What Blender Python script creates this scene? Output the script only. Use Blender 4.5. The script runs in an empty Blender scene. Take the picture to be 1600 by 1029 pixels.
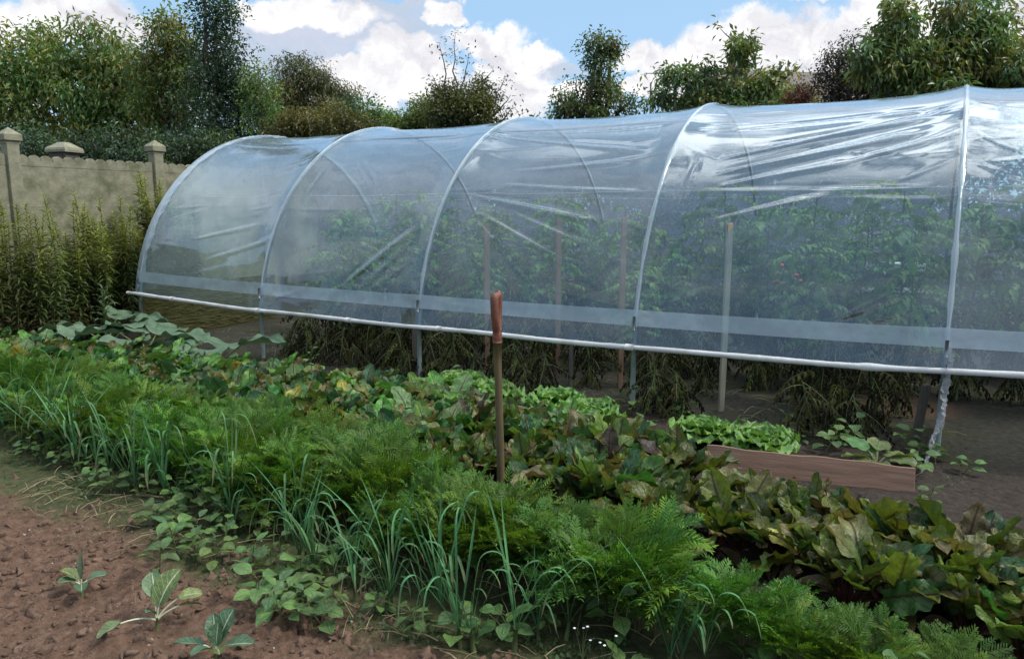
import bpy, math, random
import numpy as np
from mathutils import Vector, Matrix, Euler

SC = bpy.context.scene
COL = SC.collection
R = math.radians
rng = np.random.default_rng(7)
random.seed(7)

# ------------------------------------------------------------------ camera numbers
CAM_H, PITCH, YAW, FPX = 1.6, R(9.28), R(30.02), 1142.0
_fw = np.array([-math.sin(YAW), math.cos(YAW)])
_rt = np.array([math.cos(YAW), math.sin(YAW)])


def at(px, py, dist):
    """photo pixel seen at a forward distance in metres -> point in the world"""
    dx, dy = (px - 800) / FPX, (514.5 - py) / FPX
    y = math.cos(PITCH) + dy * math.sin(PITCH)
    z = -math.sin(PITCH) + dy * math.cos(PITCH)
    k = dist / y
    p = _fw * dist + _rt * dx * k
    return np.array([p[0], p[1], CAM_H + z * k])


# ------------------------------------------------------------------ noise
def _hash(ix, iy, seed):
    h = (ix.astype(np.int64) * 374761393 + iy.astype(np.int64) * 668265263 + seed * 1442695041) & 0x7fffffff
    h = ((h ^ (h >> 13)) * 1274126177) & 0x7fffffff
    return ((h ^ (h >> 16)) & 0xffff) / 65535.0


def vnoise(x, y, seed=0):
    ix, iy = np.floor(x), np.floor(y)
    fx, fy = x - ix, y - iy
    fx, fy = fx * fx * (3 - 2 * fx), fy * fy * (3 - 2 * fy)
    a, b = _hash(ix, iy, seed), _hash(ix + 1, iy, seed)
    c, d = _hash(ix, iy + 1, seed), _hash(ix + 1, iy + 1, seed)
    return (a * (1 - fx) + b * fx) * (1 - fy) + (c * (1 - fx) + d * fx) * fy - 0.5


def fbm(x, y, seed=0, octs=4):
    s, a = 0, 1.0
    for o in range(octs):
        s = s + a * vnoise(x, y, seed + o)
        x, y, a = x * 2.03 + 3.1, y * 2.03 + 1.7, a * 0.5
    return s


# ------------------------------------------------------------------ mesh helpers
class MB:
    def __init__(self):
        self.v, self.f, self.t, self.l, self.n = [], [], [], [], 0

    def add(self, v, f, tint=(1, 1, 1), lv=None):
        v = np.asarray(v, float).reshape(-1, 3)
        self.v.append(v)
        self.f += [tuple(int(i) + self.n for i in q) for q in f]
        t = np.asarray(tint, float)
        self.t.append(np.broadcast_to(t, (len(v), 3)) if t.ndim == 1 else t)
        self.l.append(np.zeros((len(v), 3)) if lv is None else np.asarray(lv, float))
        self.n += len(v)

    def add_arrays(self, v, f, tint, lv=None):
        self.v.append(v)
        self.f += (f + self.n).tolist()
        self.t.append(tint)
        self.l.append(np.zeros_like(v) if lv is None else lv)
        self.n += len(v)

    def mesh(self, name, mat, smooth=True):
        me = bpy.data.meshes.new(name)
        if self.n:
            v = np.concatenate(self.v)
            me.from_pydata(v.tolist(), [], self.f)
            ca = me.color_attributes.new('tint', 'FLOAT_COLOR', 'POINT')
            t = np.ones((self.n, 4), np.float32)
            t[:, :3] = np.concatenate(self.t)
            ca.data.foreach_set('color', t.ravel())
            la = me.attributes.new('lv', 'FLOAT_VECTOR', 'POINT')
            la.data.foreach_set('vector', np.concatenate(self.l).astype(np.float32).ravel())
            if smooth:
                me.polygons.foreach_set('use_smooth', [True] * len(me.polygons))
        if mat:
            me.materials.append(mat)
        me.update()
        return me

    def build(self, name, mat, parent=None, smooth=True):
        o = bpy.data.objects.new(name, self.mesh(name, mat, smooth))
        COL.objects.link(o)
        if parent:
            o.parent = parent
        return o

    # ---- shapes
    def tube(self, pts, rad, n=6, tint=(1, 1, 1), cap=True):
        pts = np.asarray(pts, float)
        m = len(pts)
        rad = np.broadcast_to(np.asarray(rad, float), (m,))
        tan = np.gradient(pts, axis=0)
        tan /= np.linalg.norm(tan, axis=1)[:, None] + 1e-9
        ref = np.array([0, 0, 1.0]) if abs(tan[0][2]) < .9 else np.array([1.0, 0, 0])
        V, L = [], []
        for i in range(m):
            a = np.cross(tan[i], ref)
            a /= np.linalg.norm(a) + 1e-9
            b = np.cross(tan[i], a)
            ref = np.cross(a, tan[i])
            for k in range(n):
                th = 2 * math.pi * k / n
                V.append(pts[i] + rad[i] * (a * math.cos(th) + b * math.sin(th)))
                L.append((k / n, i / max(1, m - 1), 0))
        F = []
        for i in range(m - 1):
            for k in range(n):
                k2 = (k + 1) % n
                F.append((i * n + k, i * n + k2, (i + 1) * n + k2, (i + 1) * n + k))
        if cap:
            F.append(tuple(range(n)))
            F.append(tuple((m - 1) * n + k for k in reversed(range(n))))
        self.add(V, F, tint, L)

    def box(self, c, s, rotz=0, tint=(1, 1, 1), bev=0.0, tilt=0):
        """box with chamfered edges"""
        bm = __import__('bmesh').new()
        import bmesh
        bmesh.ops.create_cube(bm, size=1)
        for v in bm.verts:
            v.co = Vector((v.co.x * s[0], v.co.y * s[1], v.co.z * s[2]))
        if bev:
            bmesh.ops.bevel(bm, geom=bm.edges[:] + bm.verts[:], offset=bev, segments=2, affect='EDGES', profile=.6)
        M = Matrix.Translation(Vector(c)) @ Euler((tilt, 0, rotz)).to_matrix().to_4x4()
        bm.verts.ensure_lookup_table()
        V = [tuple(M @ v.co) for v in bm.verts]
        F = [tuple(v.index for v in f.verts) for f in bm.faces]
        bm.free()
        self.add(V, F, tint)

    def blade(self, p0, az, el0, el1, L, W, prof, nv=8, nu=4, cup=.15, rip=.0, ripf=5, roll=0, tint=(1, 1, 1), kink=0, twist=0, mid=.0, tip_tint=None, bump=0):
        """leaf blade or strap leaf that bends along its length; returns the tip"""
        s = np.linspace(0, 1, nv + 1)
        el = el0 + (el1 - el0) * s ** (1.0 + kink)
        azs = az + twist * s
        d = np.c_[np.cos(el) * np.cos(azs), np.cos(el) * np.sin(azs), np.sin(el)]
        c = np.asarray(p0, float) + np.vstack([[0, 0, 0], np.cumsum((d[:-1] + d[1:]) / 2 * (L / nv), axis=0)])
        side = np.c_[-np.sin(azs), np.cos(azs), np.zeros(nv + 1)]
        nrm = np.cross(d, side)
        rl = roll + twist * .5 * s
        sd = side * np.cos(rl)[:, None] + nrm * np.sin(rl)[:, None]
        nr = -side * np.sin(rl)[:, None] + nrm * np.cos(rl)[:, None]
        w = W / 2 * prof(s)
        u = np.linspace(-1, 1, nu + 1)
        ph1, ph2, rd = rng.random() * 6.28, rng.random() * 6.28, rng.random()
        V, T, Lv = [], [], []
        t0 = np.asarray(tint, float)
        t1 = t0 if tip_tint is None else np.asarray(tip_tint, float)
        for i in range(nv + 1):
            for j, uu in enumerate(u):
                ph = ph1 if uu < 0 else ph2
                h = cup * w[i] * uu * uu + rip * W * math.sin(ripf * s[i] * 6.28 + ph) * abs(uu) ** 1.6 + mid * W * abs(uu)
                if bump:
                    h += bump * W * math.sin(s[i] * 31 + ph2) * math.sin(uu * 7 + ph1) * (1 - abs(uu) * .3)
                V.append(c[i] + sd[i] * uu * w[i] * (1 + rip * 1.2 * math.sin(ripf * 1.7 * s[i] * 6.28 + ph)) + nr[i] * h)
                T.append(t0 * (1 - s[i]) + t1 * s[i])
                Lv.append((uu, s[i], rd))
        F = []
        for i in range(nv):
            for j in range(nu):
                a = i * (nu + 1) + j
                F.append((a, a + 1, a + nu + 2, a + nu + 1))
        self.add(V, F, np.array(T), Lv)
        return c[-1]


def new_obj(name, me, parent=None):
    o = bpy.data.objects.new(name, me)
    COL.objects.link(o)
    if parent:
        o.parent = parent
    return o


def empty(name, loc=(0, 0, 0), rz=0):
    o = bpy.data.objects.new(name, None)
    o.empty_display_size = .1
    o.location = loc
    o.rotation_euler = (0, 0, rz)
    COL.objects.link(o)
    return o


def tag(o, label=None, cat=None, group=None, kind=None):
    if label: o['label'] = label
    if cat: o['category'] = cat
    if group: o['group'] = group
    if kind: o['kind'] = kind
    return o


# ------------------------------------------------------------------ materials
def mat_new(name):
    m = bpy.data.materials.new(name)
    m.use_nodes = True
    nt = m.node_tree
    nt.nodes.clear()
    out = nt.nodes.new('ShaderNodeOutputMaterial')
    return m, nt, out


def N(nt, typ, **kw):
    n = nt.nodes.new(typ)
    for k, v in kw.items():
        if k.startswith('i_'):
            key = k[2:]
            key = int(key) if key.isdigit() else key.replace('_', ' ')
            n.inputs[key].default_value = v
        else:
            setattr(n, k, v)
    return n


def math_n(nt, op, a, b=None, clamp=False):
    n = nt.nodes.new('ShaderNodeMath')
    n.operation = op
    n.use_clamp = clamp
    for i, x in enumerate((a, b)):
        if x is None: continue
        if isinstance(x, (int, float)): n.inputs[i].default_value = x
        else: nt.links.new(x, n.inputs[i])
    return n.outputs[0]


def mixc(nt, fac, a, b, mode='MIX'):
    n = nt.nodes.new('ShaderNodeMix')
    n.data_type = 'RGBA'
    n.blend_type = mode
    for s, x in ((n.inputs[0], fac), (n.inputs[6], a), (n.inputs[7], b)):
        if isinstance(x, (int, float)): s.default_value = x
        elif isinstance(x, tuple): s.default_value = (*x, 1) if len(x) == 3 else x
        else: nt.links.new(x, s)
    return n.outputs[2]


def ramp(nt, fac, stops):
    n = nt.nodes.new('ShaderNodeValToRGB')
    while len(n.color_ramp.elements) < len(stops): n.color_ramp.elements.new(.5)
    for e, (p, c) in zip(n.color_ramp.elements, stops):
        e.position = p
        e.color = (*c, 1) if len(c) == 3 else c
    nt.links.new(fac, n.inputs[0])
    return n.outputs[0]


def noise(nt, scale, detail=4, rough=.55, vec=None, dist=0):
    n = N(nt, 'ShaderNodeTexNoise')
    n.inputs['Scale'].default_value = scale
    n.inputs['Detail'].default_value = detail
    n.inputs['Roughness'].default_value = rough
    n.inputs['Distortion'].default_value = dist
    if vec is not None: nt.links.new(vec, n.inputs['Vector'])
    return n


def leaf_mat(name, transl=.25, rough=.42, spec=.35, veins=None, var=.25, patch=14, tr_tint=(1.2, 1.25, .55), hue=.02):
    """tint attribute x mottling x per-object variation; optional midrib and side veins from the lv attribute"""
    m, nt, out = mat_new(name)
    L = nt.links
    a = N(nt, 'ShaderNodeAttribute', attribute_name='tint')
    geo = N(nt, 'ShaderNodeNewGeometry')
    oi = N(nt, 'ShaderNodeObjectInfo')
    nz = noise(nt, patch, 3, .6, geo.outputs['Position'])
    k = math_n(nt, 'ADD', math_n(nt, 'MULTIPLY', nz.outputs['Fac'], 1.5), .22)
    col = mixc(nt, 1.0, a.outputs['Color'], N(nt, 'ShaderNodeCombineColor').outputs[0], 'MULTIPLY')
    cc = nt.nodes.new('ShaderNodeCombineColor')
    for i in range(3): L.new(k, cc.inputs[i])
    col = mixc(nt, 1.0, a.outputs['Color'], cc.outputs[0], 'MULTIPLY')
    if veins:
        vcol, amount = veins
        lv = N(nt, 'ShaderNodeAttribute', attribute_name='lv')
        sp = N(nt, 'ShaderNodeSeparateXYZ')
        L.new(lv.outputs['Vector'], sp.inputs[0])
        au = math_n(nt, 'ABSOLUTE', sp.outputs[0])
        midr = math_n(nt, 'SUBTRACT', 1.15, math_n(nt, 'MULTIPLY', au, 9), True)
        ph = math_n(nt, 'SUBTRACT', sp.outputs[1], math_n(nt, 'MULTIPLY', au, .32))
        sv = math_n(nt, 'SINE', math_n(nt, 'MULTIPLY', ph, 40))
        sv = math_n(nt, 'MULTIPLY', math_n(nt, 'SUBTRACT', sv, .86), 4, True)
        vv = math_n(nt, 'MAXIMUM', midr, math_n(nt, 'MULTIPLY', sv, .7))
        col = mixc(nt, math_n(nt, 'MULTIPLY', vv, amount), col, vcol)
    hs = N(nt, 'ShaderNodeHueSaturation')
    L.new(col, hs.inputs['Color'])
    L.new(math_n(nt, 'ADD', math_n(nt, 'MULTIPLY', oi.outputs['Random'], hue * 2), .5 - hue), hs.inputs['Hue'])
    L.new(math_n(nt, 'ADD', math_n(nt, 'MULTIPLY', oi.outputs['Random'], var * 2), 1 - var), hs.inputs['Value'])
    b = N(nt, 'ShaderNodeBsdfPrincipled')
    b.inputs['Roughness'].default_value = rough
    b.inputs['Specular IOR Level'].default_value = spec
    L.new(hs.outputs[0], b.inputs['Base Color'])
    if veins:
        bp = N(nt, 'ShaderNodeBump')
        bp.inputs['Strength'].default_value = .6
        bp.inputs['Distance'].default_value = .008
        n2 = noise(nt, 75, 2, .5, geo.outputs['Position'])
        L.new(math_n(nt, 'SUBTRACT', n2.outputs['Fac'], vv), bp.inputs['Height'])
        L.new(bp.outputs[0], b.inputs['Normal'])
    tr = N(nt, 'ShaderNodeBsdfTranslucent')
    L.new(mixc(nt, 1.0, hs.outputs[0], tr_tint, 'MULTIPLY'), tr.inputs[0])
    mx = N(nt, 'ShaderNodeMixShader')
    mx.inputs[0].default_value = transl
    L.new(b.outputs[0], mx.inputs[1])
    L.new(tr.outputs[0], mx.inputs[2])
    L.new(mx.outputs[0], out.inputs[0])
    return m


def rough_mat(name, c1, c2, scale=8, rough=.8, bump=.3, bscale=None, spec=.3, metal=0, stretch=None, c3=None, dist=.01, detail=6):
    m, nt, out = mat_new(name)
    L = nt.links
    tc = N(nt, 'ShaderNodeTexCoord')
    vec = tc.outputs['Object']
    if stretch:
        mp = N(nt, 'ShaderNodeMapping')
        mp.inputs['Scale'].default_value = stretch
        L.new(vec, mp.inputs[0])
        vec = mp.outputs[0]
    nz = noise(nt, scale, detail, .6, vec)
    col = ramp(nt, nz.outputs['Fac'], [(.3, c1), (.7, c2)])
    if c3:
        n3 = noise(nt, scale * .33, 5, .65, vec)
        col = mixc(nt, ramp(nt, n3.outputs['Fac'], [(.5, (0, 0, 0)), (.68, (1, 1, 1))]), col, c3)
    b = N(nt, 'ShaderNodeBsdfPrincipled')
    L.new(col, b.inputs['Base Color'])
    b.inputs['Roughness'].default_value = rough
    b.inputs['Specular IOR Level'].default_value = spec
    b.inputs['Metallic'].default_value = metal
    if bump:
        bp = N(nt, 'ShaderNodeBump')
        bp.inputs['Strength'].default_value = bump
        bp.inputs['Distance'].default_value = dist
        n4 = noise(nt, bscale or scale * 4, 5, .65, vec)
        L.new(n4.outputs['Fac'], bp.inputs['Height'])
        L.new(bp.outputs[0], b.inputs['Normal'])
    L.new(b.outputs[0], out.inputs[0])
    return m


def film_mat(name, haze=.2, tint=(.82, .87, .9), rough=.09, refl=1.0, dirt=.12, wrinkle=.12, wscale=(1.1, 6, 5)):
    """thin plastic sheet: mostly see-through, glossy at grazing angles, milky with dust"""
    m, nt, out = mat_new(name)
    L = nt.links
    tc = N(nt, 'ShaderNodeTexCoord')
    lw = N(nt, 'ShaderNodeLayerWeight')
    lw.inputs['Blend'].default_value = .5
    mp = N(nt, 'ShaderNodeMapping')
    mp.inputs['Scale'].default_value = wscale
    L.new(tc.outputs['Object'], mp.inputs[0])
    nz = noise(nt, 1.0, 3, .55, mp.outputs[0], .6)
    bp = N(nt, 'ShaderNodeBump')
    bp.inputs['Strength'].default_value = wrinkle
    bp.inputs['Distance'].default_value = .02
    L.new(nz.outputs['Fac'], bp.inputs['Height'])
    f5 = math_n(nt, 'POWER', lw.outputs['Facing'], 3.2)
    fr = math_n(nt, 'MULTIPLY', math_n(nt, 'ADD', math_n(nt, 'MULTIPLY', f5, .8), .07), refl, True)
    dn = noise(nt, 2.3, 6, .65, tc.outputs['Object'])
    dm = math_n(nt, 'MULTIPLY', ramp(nt, dn.outputs['Fac'], [(.42, (0, 0, 0)), (.72, (1, 1, 1))]), dirt)
    hz = math_n(nt, 'ADD', math_n(nt, 'ADD', dm, haze), math_n(nt, 'MULTIPLY', f5, .5), True)
    tp = N(nt, 'ShaderNodeBsdfTransparent')
    tp.inputs[0].default_value = (.82, .94, .92, 1)
    df = N(nt, 'ShaderNodeBsdfDiffuse')
    df.inputs[0].default_value = (*tint, 1)
    tl = N(nt, 'ShaderNodeBsdfTranslucent')
    tl.inputs[0].default_value = (*tint, 1)
    dd = N(nt, 'ShaderNodeMixShader')
    dd.inputs[0].default_value = .5
    L.new(df.outputs[0], dd.inputs[1]); L.new(tl.outputs[0], dd.inputs[2])
    m1 = N(nt, 'ShaderNodeMixShader')
    L.new(hz, m1.inputs[0]); L.new(tp.outputs[0], m1.inputs[1]); L.new(dd.outputs[0], m1.inputs[2])
    gl = N(nt, 'ShaderNodeBsdfGlossy')
    gl.inputs['Roughness'].default_value = rough
    gl.inputs[0].default_value = (.84, .92, 1, 1)
    L.new(bp.outputs[0], gl.inputs['Normal'])
    m2 = N(nt, 'ShaderNodeMixShader')
    L.new(fr, m2.inputs[0]); L.new(m1.outputs[0], m2.inputs[1]); L.new(gl.outputs[0], m2.inputs[2])
    L.new(m2.outputs[0], out.inputs[0])
    return m


M = {}
M['beet_leaf'] = leaf_mat('beet_leaf', .30, .40, .34, ((.05, .014, .014), .85), .22, 30)
M['beet_stalk'] = rough_mat('beet_stalk', (.030, .010, .009), (.075, .020, .016), 30, .5, .2)
M['carrot_leaf'] = leaf_mat('carrot_leaf', .35, .5, .2, None, .26, 6, hue=.018)
M['carrot_stalk'] = rough_mat('carrot_stalk', (.10, .12, .045), (.16, .15, .07), 30, .6, .1)
M['strap_leaf'] = leaf_mat('strap_leaf', .2, .5, .2, None, .16, 12, tr_tint=(1, 1.1, .8))
M['broad_leaf'] = leaf_mat('broad_leaf', .25, .45, .4, ((.12, .19, .07), .6), .18, 25)
M['cabbage_leaf'] = leaf_mat('cabbage_leaf', .15, .45, .4, ((.42, .46, .30), .9), .08, 25, tr_tint=(1, 1.1, .7))
M['lettuce_leaf'] = leaf_mat('lettuce_leaf', .3, .4, .4, ((.3, .4, .14), .35), .12, 20)
M['rhubarb_leaf'] = leaf_mat('rhubarb_leaf', .15, .55, .3, ((.14, .2, .12), .5), .08, 10, tr_tint=(1, 1.1, .8))
M['tomato_leaf'] = leaf_mat('tomato_leaf', .3, .5, .3, None, .2, 12)
M['dry_leaf'] = leaf_mat('dry_leaf', .15, .75, .15, None, .2, 20, tr_tint=(1.1, 1, .7))
M['weed_leaf'] = leaf_mat('weed_leaf', .3, .5, .3, None, .2, 8)
M['tree_leaf'] = leaf_mat('tree_leaf', .34, .42, .4, None, .1, 2.2, tr_tint=(1.35, 1.4, .6))
M['hedge_leaf'] = leaf_mat('hedge_leaf', .2, .5, .3, None, .1, 3)
M['bark'] = rough_mat('bark', (.05, .042, .035), (.13, .11, .09), 14, .9, .8, stretch=(1, 1, .3))
M['birch_bark'] = rough_mat('birch_bark', (.25, .24, .22), (.45, .43, .40), 10, .8, .5)
M['green_stem'] = rough_mat('green_stem', (.07, .10, .035), (.12, .13, .05), 20, .6, .2)
M['film'] = film_mat('plastic_film', .09, tint=(.64, .79, .92), dirt=.12, rough=.05)
M['film_far'] = film_mat('plastic_film_far', .2, tint=(.46, .60, .82), dirt=.1)
M['film_end'] = film_mat('plastic_film_end', .22, tint=(.66, .66, .66), dirt=.2, wscale=(20, 5, 8))
M['film_hem'] = film_mat('plastic_hem', .36, tint=(.72, .80, .88), rough=.16, dirt=.25, wrinkle=.6, wscale=(26, 10, 12))
M['pipe'] = rough_mat('galvanised_pipe', (.10, .115, .13), (.2, .22, .24), 12, .45, .1, metal=.5, spec=.5)
M['rail'] = rough_mat('rolled_rail', (.46, .46, .45), (.60, .60, .59), 6, .5, .35, bscale=30, spec=.4, c3=(.34, .335, .31))
M['leg'] = rough_mat('painted_leg', (.15, .20, .18), (.25, .29, .27), 15, .5, .2, spec=.4, c3=(.22, .22, .2))
M['wire'] = rough_mat('wire', (.35, .38, .38), (.5, .5, .5), 10, .35, 0, spec=.6)
M['stake'] = rough_mat('stake_wood', (.26, .22, .16), (.40, .35, .27), 6, .75, .3, stretch=(10, 10, .8))
M['red_stake'] = rough_mat('reddish_stake_wood', (.17, .095, .062), (.29, .175, .12), 6, .75, .3, stretch=(10, 10, .8))
M['dark_stake'] = rough_mat('weathered_stake', (.05, .045, .04), (.12, .10, .085), 6, .85, .4, stretch=(10, 10, .8))
M['shaft'] = rough_mat('spade_shaft_wood', (.075, .062, .030), (.14, .11, .055), 5, .55, .3, stretch=(14, 14, .7), c3=(.20, .085, .05), spec=.3)
M['grip'] = rough_mat('spade_grip', (.115, .036, .02), (.21, .062, .034), 14, .6, .5, c3=(.12, .075, .045), spec=.5)
M['steel'] = rough_mat('spade_steel', (.10, .09, .08), (.22, .2, .18), 10, .5, .4, metal=.6)
M['plank'] = rough_mat('plank_wood', (.17, .095, .062), (.33, .20, .14), 4, .85, .6, stretch=(.9, 14, 22), c3=(.14, .105, .075), dist=.006)
M['concrete'] = rough_mat('wall_concrete', (.155, .15, .10), (.275, .265, .185), 9, .92, .8, bscale=45, c3=(.10, .11, .06), dist=.01, detail=9)
M['clod'] = rough_mat('soil_clod', (.076, .046, .031), (.165, .106, .074), 18, .95, .8, bscale=60)
M['pebble'] = rough_mat('pebble', (.20, .16, .13), (.42, .36, .31), 20, .85, .3)
M['straw'] = rough_mat('straw', (.17, .13, .07), (.33, .27, .16), 10, .8, 0)
M['brick'] = rough_mat('old_brick', (.20, .12, .09), (.30, .21, .16), 3, .9, .5)
M['roof_tile'] = rough_mat('roof_tile', (.09, .075, .065), (.16, .13, .11), 3, .85, .5)
M['plaster'] = rough_mat('plaster', (.35, .33, .30), (.45, .43, .39), 3, .9, .3)
M['antenna'] = rough_mat('antenna_metal', (.22, .22, .23), (.3, .3, .31), 8, .4, 0, metal=.6)
M['tomato_red'] = rough_mat('tomato_red', (.45, .05, .02), (.55, .12, .03), 6, .3, 0, spec=.5)
M['petal'] = rough_mat('petal', (.7, .7, .66), (.8, .8, .78), 6, .6, 0)
M['white_paint'] = rough_mat('white_paint', (.6, .6, .56), (.72, .72, .68), 6, .6, .1)
M['stem_wood'] = rough_mat('stem_wood', (.06, .05, .035), (.12, .10, .06), 18, .9, .5)


M['tape'] = film_mat('hoop_glint_strip', .36, tint=(.78, .83, .88), rough=.2, dirt=.2, wrinkle=.3, wscale=(10, 14, 14))  # milky white standing in for the bright reflection on the film ridges


def net_mat():
    """fine grey mesh netting, woven, partly see-through"""
    m, nt, out = mat_new('grey_netting')
    L = nt.links
    lv = N(nt, 'ShaderNodeAttribute', attribute_name='lv')
    sp = N(nt, 'ShaderNodeSeparateXYZ')
    L.new(lv.outputs['Vector'], sp.inputs[0])
    a = math_n(nt, 'SINE', math_n(nt, 'MULTIPLY', sp.outputs[0], 420))
    b = math_n(nt, 'SINE', math_n(nt, 'MULTIPLY', sp.outputs[1], 420))
    w = math_n(nt, 'MAXIMUM', a, b)
    cov = math_n(nt, 'ADD', math_n(nt, 'MULTIPLY', math_n(nt, 'GREATER_THAN', w, .15), .42), .54)
    df = N(nt, 'ShaderNodeBsdfDiffuse')
    at_ = N(nt, 'ShaderNodeAttribute', attribute_name='tint')
    L.new(at_.outputs['Color'], df.inputs[0])
    tl = N(nt, 'ShaderNodeBsdfTranslucent')
    L.new(at_.outputs['Color'], tl.inputs[0])
    dd = N(nt, 'ShaderNodeMixShader')
    dd.inputs[0].default_value = .4
    L.new(df.outputs[0], dd.inputs[1]); L.new(tl.outputs[0], dd.inputs[2])
    tp = N(nt, 'ShaderNodeBsdfTransparent')
    mx = N(nt, 'ShaderNodeMixShader')
    L.new(cov, mx.inputs[0]); L.new(tp.outputs[0], mx.inputs[1]); L.new(dd.outputs[0], mx.inputs[2])
    L.new(mx.outputs[0], out.inputs[0])
    return m


M['net'] = net_mat()


def ground_mat():
    m, nt, out = mat_new('garden_soil')
    L = nt.links
    geo = N(nt, 'ShaderNodeNewGeometry')
    P = geo.outputs['Position']
    sp = N(nt, 'ShaderNodeSeparateXYZ')
    L.new(P, sp.inputs[0])
    n1 = noise(nt, 1.6, 6, .6, P)
    n2 = noise(nt, 22, 6, .7, P)
    n3 = noise(nt, 95, 4, .7, P)
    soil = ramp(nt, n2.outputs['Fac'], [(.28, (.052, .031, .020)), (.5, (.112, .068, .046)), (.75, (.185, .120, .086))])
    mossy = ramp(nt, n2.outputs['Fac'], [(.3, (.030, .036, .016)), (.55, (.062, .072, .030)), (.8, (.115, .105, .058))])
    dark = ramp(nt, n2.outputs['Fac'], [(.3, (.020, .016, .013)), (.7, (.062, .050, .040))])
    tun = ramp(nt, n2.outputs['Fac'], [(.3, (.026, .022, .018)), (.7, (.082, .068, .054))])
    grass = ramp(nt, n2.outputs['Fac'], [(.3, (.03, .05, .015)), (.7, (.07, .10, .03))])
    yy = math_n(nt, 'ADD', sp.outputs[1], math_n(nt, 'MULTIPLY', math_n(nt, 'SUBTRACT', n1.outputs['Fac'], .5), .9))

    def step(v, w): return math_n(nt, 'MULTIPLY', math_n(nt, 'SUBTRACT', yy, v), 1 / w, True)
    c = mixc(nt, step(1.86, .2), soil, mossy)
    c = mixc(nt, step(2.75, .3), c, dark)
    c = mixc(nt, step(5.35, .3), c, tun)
    gm = noise(nt, 2.6, 5, .6, P)
    c = mixc(nt, math_n(nt, 'MULTIPLY', ramp(nt, gm.outputs['Fac'], [(.52, (0, 0, 0)), (.66, (1, 1, 1))]), .6), c, mixc(nt, step(5.2, .2), c, (.075, .072, .028)))
    rp = N(nt, 'ShaderNodeVectorMath', operation='DISTANCE')
    L.new(P, rp.inputs[0]); rp.inputs[1].default_value = (-.1, 6.75, 0)
    rm = math_n(nt, 'SUBTRACT', 1.0, math_n(nt, 'ADD', math_n(nt, 'MULTIPLY', rp.outputs['Value'], 1.5), math_n(nt, 'MULTIPLY', n1.outputs['Fac'], .5)), True)
    c = mixc(nt, math_n(nt, 'MULTIPLY', rm, 3.0, True), c, mixc(nt, .5, soil, (.16, .085, .06)))
    c = mixc(nt, step(11.2, .6), c, grass)
    ax = math_n(nt, 'SUBTRACT', math_n(nt, 'ABSOLUTE', math_n(nt, 'ADD', sp.outputs[0], 3.5)), 9.0)
    c = mixc(nt, math_n(nt, 'MULTIPLY', ax, 1.0, True), c, grass)
    b = N(nt, 'ShaderNodeBsdfPrincipled')
    b.inputs['Roughness'].default_value = .95
    b.inputs['Specular IOR Level'].default_value = .15
    L.new(c, b.inputs['Base Color'])
    bp = N(nt, 'ShaderNodeBump')
    bp.inputs['Strength'].default_value = .8
    bp.inputs['Distance'].default_value = .02
    L.new(math_n(nt, 'ADD', n2.outputs['Fac'], math_n(nt, 'MULTIPLY', n3.outputs['Fac'], .5)), bp.inputs['Height'])
    L.new(bp.outputs[0], b.inputs['Normal'])
    L.new(b.outputs[0], out.inputs[0])
    return m


# ------------------------------------------------------------------ ground
def gz(x, y):
    x, y = np.asarray(x, float), np.asarray(y, float)
    near = np.clip((9 - np.abs(x + 3.5)) / 3, 0, 1) * np.clip((12 - y) / 3, 0, 1)
    bare = np.clip((2.15 - y) / .3, 0, 1)
    h = .035 * fbm(x * 2.2, y * 2.2, 3, 3) + .02 * fbm(x * 9, y * 9, 11, 3)
    h = h + bare * (.034 * np.abs(fbm(x * 15, y * 15, 23, 3)) + .018 * fbm(x * 34, y * 34, 31, 2) + .026 * fbm(x * 5, y * 5, 41, 2))
    return h * near


def axis(a, b, step, far):
    core = np.arange(a, b, step)
    out, x, s = [], b, step
    while x < far:
        out.append(x); s *= 1.25; x += s
    lo, x, s = [], a, step
    while x > -far:
        s *= 1.25; x -= s; lo.append(x)
    return np.array(lo[::-1] + list(core) + out)


def build_ground():
    X = axis(-6.5, 1.5, .022, 900)
    Y = axis(1.0, 3.2, .022, 900)
    gx, gy = np.meshgrid(X, Y)
    z = gz(gx, gy)
    V = np.c_[gx.ravel(), gy.ravel(), z.ravel()]
    nx, ny = len(X), len(Y)
    i = np.arange(ny - 1)[:, None] * nx + np.arange(nx - 1)[None, :]
    F = np.stack([i, i + 1, i + nx + 1, i + nx], -1).reshape(-1, 4)
    mb = MB()
    mb.add_arrays(V, F, np.ones_like(V))
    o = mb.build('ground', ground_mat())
    tag(o, kind='structure')


build_ground()

# clods and small stones loose on the bare soil: nobody could count them
def clod_verts(r, seed):
    g = (1 + 5 ** .5) / 2
    v = np.array([(-1, g, 0), (1, g, 0), (-1, -g, 0), (1, -g, 0), (0, -1, g), (0, 1, g), (0, -1, -g), (0, 1, -g), (g, 0, -1), (g, 0, 1), (-g, 0, -1), (-g, 0, 1)]) / 1.9
    q = np.random.default_rng(seed)
    return v * r * (1 + .35 * q.standard_normal((12, 1)) * .6) * np.array([1, 1, .7]) * (1 + .25 * q.standard_normal(3))


ICO = np.array([(0, 11, 5), (0, 5, 1), (0, 1, 7), (0, 7, 10), (0, 10, 11), (1, 5, 9), (5, 11, 4), (11, 10, 2), (10, 7, 6), (7, 1, 8), (3, 9, 4), (3, 4, 2), (3, 2, 6), (3, 6, 8), (3, 8, 9), (4, 9, 5), (2, 4, 11), (6, 2, 10), (8, 6, 7), (9, 8, 1)])


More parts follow.
